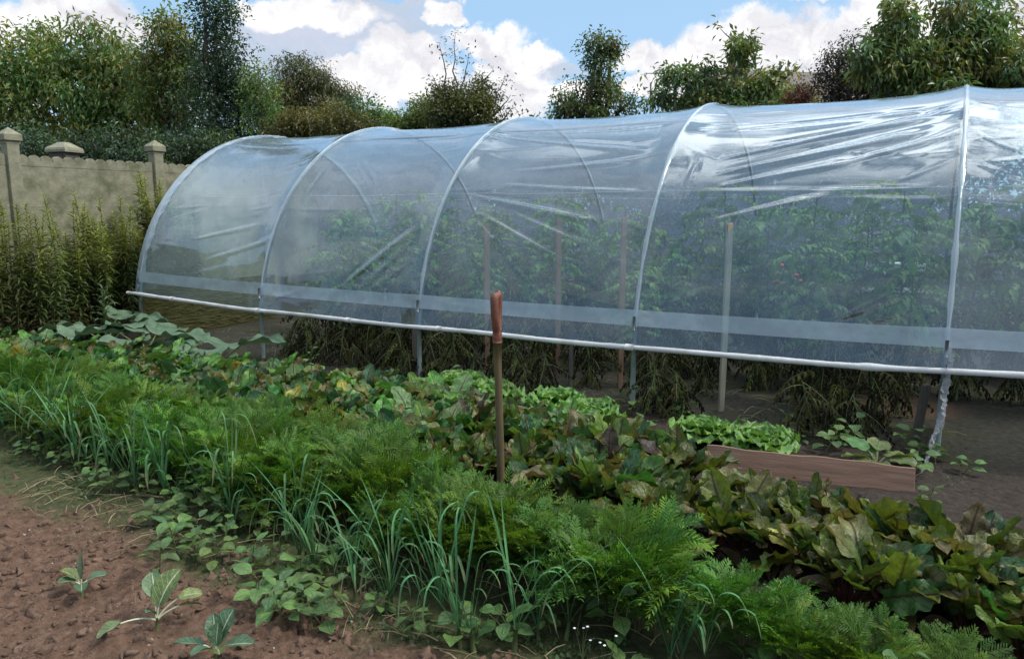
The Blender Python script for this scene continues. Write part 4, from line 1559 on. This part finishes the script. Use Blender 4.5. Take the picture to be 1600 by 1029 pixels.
def thistle(label, x, y, sc):
    global rng
    r = empty('thistle_plant', (x, y, 0))
    tag(r, label, 'weed')
    lf, st = MB(), MB()
    H = .62 * sc
    st.tube([(0, 0, 0), (.01, 0, H * .5), (.0, .01, H)], [.008, .006, .003], 6)
    for i in range(26):
        k = .05 + .95 * i / 26
        az = i * 2.4
        L = .24 * sc * (1.05 - .7 * k)
        el = R(20 + 50 * k)
        lf.blade((0, 0, H * k), az, el, el - R(60), L, L * .3, prof_lance, 6, 4, cup=.4, rip=.14, ripf=3, tint=np.array([.085, .15, .07]) * rng.uniform(.8, 1.25))
    lf.build('foliage', M['broad_leaf'], r); st.build('stem', M['green_stem'], r)


thistle('spiky light green sow thistle between the squash leaves and the goldenrods', -8.45, 5.0, 1.15)
thistle('small spiky sow thistle further left of the squash leaves', -8.85, 4.75, .9)


# white flowers at the bottom
def little_flower(x, y, k):
    r = empty('daisy_weed', (x, y, float(gz(x, y))))
    tag(r, ['thin weed with three tiny white flowers by the lone leeks', 'thin weed with tiny white flowers, farther right near the bottom edge'][k], 'flower')
    st, fl = MB(), MB()
    for i in range(4):
        a = i * 1.9 + k
        p = np.array([.03 * math.cos(a), .03 * math.sin(a), .09 + .02 * i])
        st.tube([(0, 0, 0), p * [.5, .5, .6], p], [.0015, .0012, .001], 4)
        for q in range(6):
            th = q * 1.047
            d = np.array([math.cos(th), math.sin(th), .3]) * .006
            s = np.array([-math.sin(th), math.cos(th), 0]) * .002
            fl.add([p, p + d * .6 + s, p + d, p + d * .6 - s], [(0, 1, 2), (0, 2, 3)])
    st.build('stems', M['green_stem'], r); fl.build('flowers', M['petal'], r, False)


little_flower(-.98, 2.2, 0)
little_flower(-.87, 2.16, 1)


# ------------------------------------------------------------------ trees and shrubs
def leaf_cloud(mb, C, rad, per, L, Wd, droop, tints, spread=.35, flat=1.0):
    """C cluster centres; per leaves each; folded two-triangle leaves"""
    n = len(C) * per
    c = np.repeat(C, per, axis=0)
    rr = np.repeat(np.broadcast_to(rad, (len(C),)), per)
    off = rng.normal(size=(n, 3)) * .5
    nr_ = np.linalg.norm(off, axis=1)[:, None]
    off = off * np.minimum(1, 1.0 / (nr_ + 1e-6))
    off[:, 2] *= flat
    p = c + off * rr[:, None]
    d = rng.normal(size=(n, 3)) + off * 1.2
    d[:, 2] -= droop
    d /= np.linalg.norm(d, axis=1)[:, None]
    up = rng.normal(size=(n, 3)) * .5 + [0, 0, 1]
    s = np.cross(d, up); s /= np.linalg.norm(s, axis=1)[:, None] + 1e-9
    nn = np.cross(s, d)
    ll = .80 * L * rng.uniform(.65, 1.3, (n, 1)); ww = .85 * Wd * rng.uniform(.7, 1.2, (n, 1)) / 2
    a = p; b = p + d * ll * .45 + s * ww + nn * ww * .35
    t = p + d * ll - np.array([0, 0, 1]) * ll * .12 * (droop > 0); e = p + d * ll * .45 - s * ww + nn * ww * .35
    V = np.stack([a, b, t, e], 1).reshape(-1, 3)
    i = np.arange(n)[:, None] * 4
    F = np.concatenate([i + [0, 1, 2], i + [0, 2, 3]], 0)
    T = np.asarray(tints, float)
    ct = T[rng.integers(len(T), size=len(C))] * rng.uniform(.75, 1.25, (len(C), 1))
    tt = np.repeat(ct, per, axis=0) * rng.uniform(.8, 1.2, (n, 1))
    mb.add_arrays(V, F, np.repeat(tt, 4, axis=0))


def tree(name, label, cat, dist, base_px, blobs, L, Wd, tints, droop=.4, per=26, crad=.45, dens=1.0, bark='bark', trunk_r=.12, seed=1, group=None, shoots=(), flat=.8, depth=.8):
    """blobs: (px, py, half width px, half height px) of the crown masses at that forward distance"""
    global rng
    rng = np.random.default_rng(seed)
    s = dist / FPX
    b0 = at(base_px, 300, dist)
    r = empty(name, (b0[0], b0[1], 0))
    tag(r, label, cat, group)
    org = np.array([b0[0], b0[1], 0])
    tr, cr = MB(), MB()
    hub_z = None
    cents = []
    for (px, py, rx, ry) in blobs:
        c = at(px, py, dist + rng.uniform(-.3, .3) * rx * s) - org
        cents.append((c, rx * s, ry * s))
    top = max(c[2] for c, _, _ in cents)
    mean = np.mean([c for c, _, _ in cents], axis=0)
    kn = [np.array([0, 0, -.1]), np.array([mean[0] * .15, mean[1] * .15, top * .25]), np.array([mean[0] * .4, mean[1] * .4, top * .5])]
    tr.tube(kn, [trunk_r, trunk_r * .85, trunk_r * .62], 8)
    allC = []
    for c, rx, rz in cents:
        st = kn[1] if c[2] < top * .5 else kn[2]
        mid = (st + c) / 2 + rng.normal(size=3) * .12
        tr.tube([st, mid, c, c + [0, 0, rz * .5]], [trunk_r * .5, trunk_r * .35, trunk_r * .2, trunk_r * .08], 6, cap=False)
        vol = rx * rx * rz
        m = max(6, int(dens * 9.0 * (rx * rz) / (crad * crad)))
        d = rng.normal(size=(m, 3)); d /= np.linalg.norm(d, axis=1)[:, None]
        q = rng.random((m, 1)) ** .42
        C = c + d * q * np.array([rx, max(rx * depth, .3), rz]) * rng.uniform(.85, 1.12, (m, 1))
        # turn so the depth axis lies along the view of nobody in particular: along world y
        C = C[C[:, 2] > .15]
        allC.append(C)
        for e in C[::5]:
            m2 = c + (e - c) * .5 + rng.normal(size=3) * .06
            tr.tube([c + (e - c) * .08, m2, e], [trunk_r * .14, trunk_r * .09, .004], 4, cap=False)
    for (px0, py0, px1, py1, wob) in shoots:   # thin upright shoots standing out of the crown
        p, q = at(px0, py0, dist) - org, at(px1, py1, dist) - org
        pts = [p + (q - p) * k + rng.normal(size=3) * .02 for k in np.linspace(0, 1, 6)]
        tr.tube(pts, np.linspace(.02, .004, 6), 4, cap=False)
        C = np.array([p + (q - p) * k + rng.normal(size=3) * wob * s * (1.1 - .6 * k) for k in np.linspace(.1, 1, max(5, int(np.linalg.norm(q - p) / .13)))])
        leaf_cloud(cr, C, .16, 9, L, Wd, droop, tints)
        for e in C[::1]:
            tr.tube([p + (q - p) * min(1, max(0, np.dot(e - p, q - p) / np.dot(q - p, q - p))), e], [.006, .003], 3, cap=False)
    for C in allC:
        if len(C): leaf_cloud(cr, C, crad * rng.uniform(.7, 1.25, len(C)), int(per * 2.7), L, Wd, droop, tints, flat=flat)
    tr.build('trunk', M[bark], r)
    cr.build('crown', M['tree_leaf'], r, False)
    return r


BR = [(.16, .17, .05), (.10, .145, .045), (.19, .18, .06), (.07, .135, .042), (.12, .17, .05)]
GR = [(.075, .16, .055), (.055, .12, .048), (.12, .19, .055), (.10, .14, .045)]
DK = [(.040, .076, .048), (.030, .054, .038), (.052, .096, .060), (.066, .12, .06)]
YG = [(.13, .17, .045), (.11, .14, .036), (.09, .13, .04)]
CH = [(.075, .14, .055), (.11, .165, .05), (.16, .17, .05), (.060, .115, .055)]

BR, GR, YG, CH = [[tuple(1.3 * x for x in c) for c in q] for q in (BR, GR, YG, CH)]
tree('walnut_tree', 'big brownish green walnut tree with drooping leaves at the far left', 'tree', 16, 165, [(150, 90, 62, 48), (215, 130, 62, 60), (120, 150, 60, 60), (185, 185, 75, 48), (60, 110, 60, 70), (0, 130, 60, 80), (130, 215, 70, 30), (250, 190, 45, 40), (30, 200, 70, 40)], .17, .06, BR, 1.1, 30, .42, 1.0, seed=901)
tree('ash_tree', 'olive and green tree with a rounded top between the walnut and the dark holly', 'tree', 15, 280, [(262, 45, 36, 40), (285, 95, 50, 48), (250, 110, 40, 40), (290, 150, 45, 40), (240, 165, 40, 40)], .13, .052, BR + GR, .7, 28, .36, 1.0, seed=902)
tree('holly_tree', 'tall dark green holly with a thin open top and dense black base', 'tree', 14, 335, [(345, 215, 75, 36), (335, 170, 72, 48), (345, 120, 56, 45), (335, 70, 44, 40), (338, 25, 44, 36), (380, 150, 38, 40), (320, -20, 36, 32), (300, 225, 50, 25)], .085, .045, DK, .1, 30, .30, .95, seed=903)
tree('willow_shrub', 'mid green leafy shrub filling the gap right of the dark holly', 'tree', 13.5, 415, [(405, 130, 26, 42), (410, 185, 32, 36), (425, 205, 35, 22)], .09, .035, GR, .3, 26, .28, 1.0, seed=904)
tree('birch_tree', 'brownish birch with fine drooping twigs and two feathery tips', 'tree', 19, 475, [(455, 140, 38, 42), (480, 115, 26, 24), (505, 150, 34, 36), (440, 175, 34, 30), (535, 160, 20, 26)], .12, .04, [(.14, .12, .055), (.11, .11, .045), (.08, .10, .04)], 1.4, 40, .36, 1.5, 'birch_bark', .1, 905, shoots=((478, 110, 474, 88, 5), (512, 125, 518, 100, 5), (500, 130, 505, 112, 5)))
tree('hedge_shrub', 'low olive yellow shrub touching the tunnel ridge left of the second hoop', 'shrub', 13, 500, [(480, 200, 46, 20), (525, 195, 40, 24), (455, 205, 30, 16), (555, 205, 26, 14)], .085, .036, [(.15, .135, .042), (.11, .11, .034), (.08, .09, .03)], .2, 44, .26, 1.6, seed=906)
tree('pointed_shrub', 'dark green bush with two pointed tops above the second hoop', 'shrub', 15, 575, [(548, 178, 18, 22), (582, 180, 16, 22), (570, 200, 38, 16), (605, 195, 24, 14)], .10, .045, GR + DK, .1, 40, .26, 1.5, seed=907)
tree('golden_shrub', 'bright light green round shrub right of the pointed bush', 'shrub', 14, 645, [(640, 190, 32, 20), (665, 180, 22, 20), (620, 198, 20, 12)], .085, .042, YG, .1, 44, .26, 1.5, seed=908)
tree('spindly_plum_tree', 'olive bush with tall thin bare looking twigs standing above the ridge', 'tree', 13, 720, [(715, 168, 46, 30), (745, 160, 28, 34), (690, 180, 26, 24), (740, 190, 46, 14)], .085, .036, [(.11, .115, .036), (.08, .09, .032), (.06, .08, .034)], .2, 44, .26, 1.5, seed=909,
     shoots=((712, 150, 710, 52, 12), (700, 150, 688, 68, 9), (718, 150, 735, 85, 10), (755, 150, 752, 112, 10), (770, 165, 790, 120, 12), (780, 190, 805, 170, 9), (690, 160, 678, 118, 8), (765, 190, 800, 150, 9), (745, 140, 770, 108, 8)))
tree('elder_tree', 'upright green tree with a leafy tuft on top in the gap of blue sky', 'tree', 13, 930, [(925, 160, 38, 28), (935, 125, 26, 30), (940, 90, 17, 20), (935, 68, 20, 12), (955, 75, 10, 10), (895, 165, 26, 22), (970, 168, 26, 18), (880, 175, 18, 12)], .095, .04, [(.085, .155, .07), (.07, .13, .065), (.12, .18, .055), (.16, .15, .06)], .5, 28, .22, .8, seed=910,
     shoots=((938, 80, 936, 45, 6), (925, 85, 915, 70, 6), (950, 85, 965, 62, 6), (880, 170, 872, 142, 6), (905, 150, 896, 118, 7), (985, 170, 990, 145, 6), (1005, 178, 1012, 155, 6)))
tree('cherry_tree', 'loose cherry tree with drooping leaf sprays and a tall leaning top', 'tree', 11, 1150, [(1090, 150, 34, 20), (1060, 118, 26, 10), (1100, 118, 22, 18), (1125, 150, 28, 26), (1165, 140, 26, 26), (1155, 100, 17, 20), (1162, 68, 14, 16), (1205, 130, 24, 18), (1150, 170, 56, 12), (1035, 155, 18, 8)], .125, .048, CH, 1.0, 20, .20, .95, seed=911, trunk_r=.08,
     shoots=((1070, 122, 1010, 114, 7), (1160, 80, 1128, 42, 6), (1158, 90, 1176, 70, 5), (1215, 130, 1252, 104, 6), (1205, 125, 1222, 98, 5), (1060, 155, 1022, 154, 5), (1110, 110, 1092, 98, 5)))
tree('privet_hedge', 'low brown green hedge behind the cherry trunk, before the dark roof', 'hedge', 15, 1200, [(1180, 152, 36, 14), (1230, 150, 36, 14), (1130, 160, 34, 12), (1215, 165, 50, 8)], .08, .036, BR, .1, 44, .26, 1.6, seed=912)
tree('red_maple', 'small reddish purple bush beside the roof right of the cherry', 'shrub', 14.5, 1258, [(1258, 150, 17, 15), (1245, 158, 14, 8)], .08, .04, [(.12, .035, .04), (.09, .03, .035), (.14, .05, .05)], .3, 26, .2, 1.1, seed=913)
tree('purple_plum', 'dark blackish purple leaved tree left of the large right tree', 'tree', 12, 1310, [(1310, 110, 26, 30), (1330, 90, 24, 24), (1300, 140, 34, 24), (1345, 135, 38, 34), (1380, 145, 36, 20)], .07, .034, [(.040, .034, .036), (.032, .026, .028), (.05, .05, .04)], .2, 30, .22, 1.05, seed=914,
     shoots=((1300, 110, 1288, 84, 6), (1330, 75, 1338, 55, 5)))
tree('peach_tree', 'large olive and green fruit tree with long hanging leaves at the right edge', 'tree', 10.5, 1430, [(1400, 100, 52, 36), (1455, 110, 56, 40), (1385, 60, 26, 24), (1415, 45, 17, 20), (1400, 20, 15, 20), (1478, 60, 22, 36), (1482, 20, 20, 30), (1440, 145, 66, 16), (1360, 95, 26, 26), (1530, 100, 56, 56), (1590, 110, 60, 60), (1540, 30, 40, 40)], .135, .05, CH + [(.10, .10, .032)], 1.2, 22, .22, .95, seed=915, trunk_r=.09,
     shoots=((1400, 30, 1385, -2, 6), (1415, 45, 1432, 22, 5), (1470, 30, 1462, -4, 6), (1395, 60, 1380, 30, 5)))

for k, (px, d_, lb) in enumerate(((470, 14.5, 'dark evergreen mass behind the second bay below the birch'), (640, 14.8, 'dark evergreen mass below the golden shrub'), (800, 14.6, 'dark evergreen mass hiding the brick outbuilding'), (960, 14.6, 'dark evergreen mass below the upright tree'), (1120, 14.0, 'dark evergreen mass below the cherry'), (1290, 13.6, 'dark evergreen mass below the purple tree'), (1450, 13.0, 'dark evergreen mass below the large right tree'))):
    tree('laurel_shrub', lb + ', seen dimly through the film', 'shrub', d_, px, [(px, 262, 95, 40), (px - 60, 250, 60, 34), (px + 60, 252, 60, 34), (px, 222, 90, 26)] if px < 1000 else [(px, 240, 95, 46), (px - 60, 228, 60, 40), (px + 60, 225, 60, 40), (px, 200, 80, 24)], .11, .055, DK, .1, 30, .32, 1.0, seed=960 + k)

# dark hedge behind the tunnel
for k, (t0, t1) in enumerate(((-9.3, -6.2), (-6.2, -3.1), (-3.1, 0), (0, 3.2), (3.2, 6.4))):
    rng = np.random.default_rng(930 + k)
    r = empty('laurel_hedge', ((t0 + t1) / 2, 11.3, 0))
    tag(r, 'dark clipped hedge ' + ['behind the left bay of the tunnel', 'behind the second bay of the tunnel', 'behind the third bay of the tunnel', 'just past the right end of the tunnel', 'farthest right past the tunnel'][k], 'hedge')
    tr, cr = MB(), MB()
    w = t1 - t0
    for q in range(8):
        x = -w / 2 + w * (q + .5) / 8
        tr.tube([(x, 0, -.05), (x + .05, .05, .8), (x - .05, 0, 1.9)], [.03, .025, .01], 5)
    C = np.c_[rng.uniform(-w / 2, w / 2, 640), rng.uniform(-.35, .45, 640), rng.uniform(.1, 2.75, 640)]
    leaf_cloud(cr, C, .24, 30, .12, .06, .1, [(.030, .045, .026), (.022, .034, .022), (.042, .06, .03)])
    tr.build('trunks', M['bark'], r)
    cr.build('crown', M['hedge_leaf'], r, False)

# fill shrubs low between the fence and the trees on the left
for k, (px, d_, lb) in enumerate(((60, 13, 'dark shrub mass behind the fence, below the walnut'), (190, 12.8, 'dark shrub behind the fence left of the capped post'), (300, 12.6, 'dark shrub behind the capped post with brighter sprigs'))):
    tree('laurel_shrub', lb, 'shrub', d_, px, [(px, 235, 70, 30), (px - 40, 250, 50, 30), (px + 45, 245, 50, 30)], .09, .045, DK + ([(.06, .11, .04)] if k == 2 else [(.05, .055, .028)]), .2, 30, .3, 1.0, seed=940 + k)


# ------------------------------------------------------------------ neighbours' roofs and an aerial
def house(name, label, px, dist, w, d, eave, ridge, wallm, rz, cap=True):
    p = at(px, 300, dist)
    r = empty(name, (p[0], p[1], 0), YAW + rz)
    tag(r, label, 'house')
    mb = MB(); mb.box((0, 0, eave / 2), (w, d, eave)); mb.build('wall', wallm, r, False)
    m = MB()
    o = .25
    V = [(-w / 2 - o, -d / 2 - o, eave), (w / 2 + o, -d / 2 - o, eave), (w / 2 + o, 0, ridge), (-w / 2 - o, 0, ridge), (-w / 2 - o, d / 2 + o, eave), (w / 2 + o, d / 2 + o, eave)]
    V += [(x, y, z - .12) for x, y, z in V]
    F = [(0, 1, 2, 3), (3, 2, 5, 4), (6, 9, 8, 7), (9, 10, 11, 8), (0, 6, 7, 1), (4, 5, 11, 10), (0, 3, 9, 6), (3, 4, 10, 9), (1, 7, 8, 2), (2, 8, 11, 5)]
    m.add(V, F)
    rf = m.build('roof', M['roof_tile'], r, False)
    return r, rf


r, rf = house('cottage', 'house with a dark low roof half hidden behind the cherry tree', 1225, 26, 6.0, 7, 4.7, 6.25, M['plaster'], .15)
c = MB(); c.box((-2.2, -.6, 6.1), (.5, .5, .7), bev=.01); c.build('chimney', M['brick'], rf, False)
house('brick_outbuilding', 'low brick outbuilding just showing above the ridge left of the upright tree', 850, 24, 1.4, 3, 4.15, 4.35, M['brick'], .1)


def aerial():
    p = at(1012, 300, 22)
    r = empty('roof_aerial', (p[0], p[1], 0), YAW)
    tag(r, 'thin television aerial on two masts above the ridge left of the cherry', 'aerial')
    top = at(1012, 132, 22)[2]
    s = 22 / FPX
    for k, px in enumerate((1012, 1047)):
        mb = MB()
        x = (px - 1012) * s
        mb.tube([(x, 0, 0), (x, 0, top * .6), (x, 0, top)], .022, 6)
        mb.build('mast', M['antenna'], r)
    mb = MB()
    zb = at(1012, 143, 22)[2]
    mb.tube([(-.1, 0, zb), (.3, 0, zb + .02), (.8, 0, zb + .04)], .016, 5)
    mb.build('boom', M['antenna'], r)
    for i in range(7):
        mb = MB()
        x = -.05 + i * .125
        mb.tube([(x, -.25, zb + .01 + x * .05), (x, .25, zb + .01 + x * .05)], .008, 4)
        mb.build('rod', M['antenna'], r)


aerial()

# ------------------------------------------------------------------ sky
W_ = bpy.data.worlds.new('World')
SC.world = W_
W_.use_nodes = True
nt = W_.node_tree
nt.nodes.clear()
out = nt.nodes.new('ShaderNodeOutputWorld')
bg = nt.nodes.new('ShaderNodeBackground')
SKY_S = .12
bg.inputs[1].default_value = SKY_S
sky = N(nt, 'ShaderNodeTexSky', sky_type='NISHITA')
SUN_EL, SUN_AZ = R(50), R(72)     # azimuth measured like Blender's sun_rotation
sky.sun_disc = False
sky.sun_elevation = SUN_EL
sky.sun_rotation = SUN_AZ
sky.air_density, sky.dust_density, sky.ozone_density = 1.0, 1.2, 1.0
tc = N(nt, 'ShaderNodeTexCoord')
rot = N(nt, 'ShaderNodeVectorRotate')
rot.rotation_type = 'Z_AXIS'
rot.inputs['Angle'].default_value = -YAW
nt.links.new(tc.outputs['Generated'], rot.inputs['Vector'])
sp = N(nt, 'ShaderNodeSeparateXYZ')
nt.links.new(rot.outputs[0], sp.inputs[0])
ay = math_n(nt, 'MAXIMUM', math_n(nt, 'ABSOLUTE', sp.outputs[1]), .12)
cmb = N(nt, 'ShaderNodeCombineXYZ')
nt.links.new(math_n(nt, 'DIVIDE', sp.outputs[0], ay), cmb.inputs[0])
nt.links.new(math_n(nt, 'DIVIDE', sp.outputs[2], ay), cmb.inputs[1])
P0 = cmb.outputs[0]
wn = noise(nt, 7.5, 9, .62, P0)
wv = N(nt, 'ShaderNodeVectorMath', operation='SUBTRACT')
nt.links.new(wn.outputs['Color'], wv.inputs[0]); wv.inputs[1].default_value = (.5, .5, .5)
ws = N(nt, 'ShaderNodeVectorMath', operation='MULTIPLY')
nt.links.new(wv.outputs[0], ws.inputs[0]); ws.inputs[1].default_value = (.19, .14, 0)
wa = N(nt, 'ShaderNodeVectorMath', operation='ADD')
nt.links.new(P0, wa.inputs[0]); nt.links.new(ws.outputs[0], wa.inputs[1])
PD = wa.outputs[0]


def uw(px, py):
    dx, dy = (px - 800) / FPX, (514.5 - py) / FPX
    y = math.cos(PITCH) + dy * math.sin(PITCH)
    return dx / y, (-math.sin(PITCH) + dy * math.cos(PITCH)) / y


def ell_field(ells):
    cur = None
    for (px, py, rx, ry) in ells:
        u, w = uw(px, py)
        a = N(nt, 'ShaderNodeVectorMath', operation='SUBTRACT')
        nt.links.new(PD, a.inputs[0]); a.inputs[1].default_value = (u, w, 0)
        b = N(nt, 'ShaderNodeVectorMath', operation='MULTIPLY')
        nt.links.new(a.outputs[0], b.inputs[0]); b.inputs[1].default_value = (FPX / rx, FPX / ry, 0)
        l = N(nt, 'ShaderNodeVectorMath', operation='LENGTH')
        nt.links.new(b.outputs[0], l.inputs[0])
        cur = l.outputs['Value'] if cur is None else math_n(nt, 'MINIMUM', cur, l.outputs['Value'])
    return cur


def sstep(x, a, b):
    n = N(nt, 'ShaderNodeMapRange')
    n.interpolation_type = 'SMOOTHSTEP'
    n.inputs[1].default_value, n.inputs[2].default_value = a, b
    nt.links.new(x, n.inputs[0])
    return n.outputs[0]


white = ell_field([(760, 62, 75, 30), (815, 90, 62, 22), (795, 128, 66, 38), (800, 165, 70, 40), (1150, 70, 95, 58), (1250, 82, 90, 52), (1340, 75, 60, 45), (1010, 95, 70, 30), (1080, 120, 110, 40), (1270, 2, 44, 18),
                   (160, 40, 75, 34), (80, 30, 120, 50), (480, 22, 120, 34), (620, 85, 66, 38), (640, 130, 90, 42), (560, 120, 70, 26), (690, 20, 30, 16), (1400, 10, 70, 60), (1450, 70, 50, 80), (1600, 60, 120, 90), (950, 150, 200, 20), (1300, 150, 200, 40), (-60, 130, 160, 60)])
grey = ell_field([(440, 90, 130, 50), (590, 2, 100, 14), (500, 160, 160, 34), (560, 40, 130, 44), (690, 150, 90, 40), (300, 120, 120, 60), (1180, 100, 120, 40), (860, 110, 50, 14)])
mw = sstep(white, 1.10, .74)
mg = math_n(nt, 'MULTIPLY', sstep(grey, 1.2, .55), .8)
# broken cloud over the rest of the sky dome
cn = noise(nt, 1.7, 6, .6, tc.outputs['Generated'])
spz = N(nt, 'ShaderNodeSeparateXYZ')
nt.links.new(tc.outputs['Generated'], spz.inputs[0])
mo = math_n(nt, 'MULTIPLY', sstep(cn.outputs['Fac'], .42, .55), sstep(spz.outputs[2], .42, .6))
mb_ = math_n(nt, 'MULTIPLY', sstep(cn.outputs['Fac'], .42, .55), sstep(sp.outputs[1], .15, -.15))
mo = math_n(nt, 'MAXIMUM', mo, mb_)
# light on the cloud tops: compare the billow noise here with a little higher up
n_a = noise(nt, 8, 8, .6, PD)
up = N(nt, 'ShaderNodeVectorMath', operation='ADD')
nt.links.new(PD, up.inputs[0]); up.inputs[1].default_value = (.006, .022, 0)
n_b = noise(nt, 8, 8, .6, up.outputs[0])
lit = math_n(nt, 'ADD', math_n(nt, 'MULTIPLY', math_n(nt, 'SUBTRACT', n_a.outputs['Fac'], n_b.outputs['Fac']), 4.5), .62, True)
CB = 1 / SKY_S
cw = mixc(nt, lit, tuple(x * CB for x in (0.498, 0.498, 0.555)), tuple(x * CB for x in (0.808, 0.799, 0.794)))
cg = mixc(nt, lit, tuple(x * CB for x in (0.376, 0.442, 0.526)), tuple(x * CB for x in (0.508, 0.508, 0.583)))
blue = mixc(nt, .7, sky.outputs[0], tuple(x * CB for x in (.318, .515, .735)))
c0 = mixc(nt, mg, blue, cg)
c1 = mixc(nt, mw, c0, cw)
gl_d = N(nt, 'ShaderNodeVectorMath', operation='DOT_PRODUCT')
nt.links.new(tc.outputs['Generated'], gl_d.inputs[0])
_g = Vector((.12, .30, .94)).normalized()
gl_d.inputs[1].default_value = tuple(_g)
gn = noise(nt, 4.5, 6, .62, tc.outputs['Generated'])
glow = math_n(nt, 'MULTIPLY', sstep(gl_d.outputs['Value'], .78, .97), sstep(gn.outputs['Fac'], .40, .60))  # bright patch added to the unseen upper sky, for streaks in the film
gl_e = N(nt, 'ShaderNodeVectorMath', operation='DOT_PRODUCT')
nt.links.new(tc.outputs['Generated'], gl_e.inputs[0])
gl_e.inputs[1].default_value = tuple(Vector((-.75, -.22, .63)).normalized())
glow2 = math_n(nt, 'MULTIPLY', sstep(gl_e.outputs['Value'], .84, .96), sstep(gn.outputs['Fac'], .38, .56))  # second bright patch added out of view at the left, mirrored beside the hoops
c1 = mixc(nt, mo, c1, tuple(x * CB for x in (.60, .68, .82)))
c1 = mixc(nt, math_n(nt, 'MULTIPLY', glow2, .25), c1, tuple(x * CB for x in (1.9, 1.87, 1.82)))
mo = glow
c2 = mixc(nt, mo, c1, tuple(x * CB for x in (4.4, 4.35, 4.2)))
nt.links.new(c2, bg.inputs[0])
nt.links.new(bg.outputs[0], out.inputs[0])

sun = bpy.data.lights.new('sun', 'SUN')
sun.energy = 2.3
sun.angle = R(8)
sun.color = (1, .95, .88)
so = bpy.data.objects.new('sun', sun)
COL.objects.link(so)
# sun_rotation turns clockwise from +Y seen from above
sd = Vector((math.sin(SUN_AZ) * math.cos(SUN_EL), math.cos(SUN_AZ) * math.cos(SUN_EL), math.sin(SUN_EL)))
so.rotation_euler = sd.to_track_quat('Z', 'Y').to_euler()

# ------------------------------------------------------------------ camera
cam = bpy.data.cameras.new('camera')
co = bpy.data.objects.new('camera', cam)
COL.objects.link(co)
cam.sensor_width = 36
cam.lens = 36 * FPX / 1600
cam.clip_start, cam.clip_end = .05, 3000
co.location = (0, 0, CAM_H)
co.rotation_euler = (math.pi / 2 - PITCH, 0, YAW)
SC.camera = co

for k in list(beets.values()) + [carrots, leeks, weeds, lettuces, tom, tomdry, gold, dead]: k.drop_unused()

vs = SC.view_settings
vs.view_transform = 'Standard'
vs.look = 'None'
vs.exposure, vs.gamma = .48, 1
SC.cycles.use_denoising = True
SC.cycles.max_bounces = 8
SC.cycles.diffuse_bounces = 3
SC.cycles.glossy_bounces = 3
SC.cycles.transparent_max_bounces = 20
SC.cycles.use_adaptive_sampling = True
SC.cycles.adaptive_threshold = .015
SC.cycles.caustics_reflective = False
SC.cycles.caustics_refractive = False
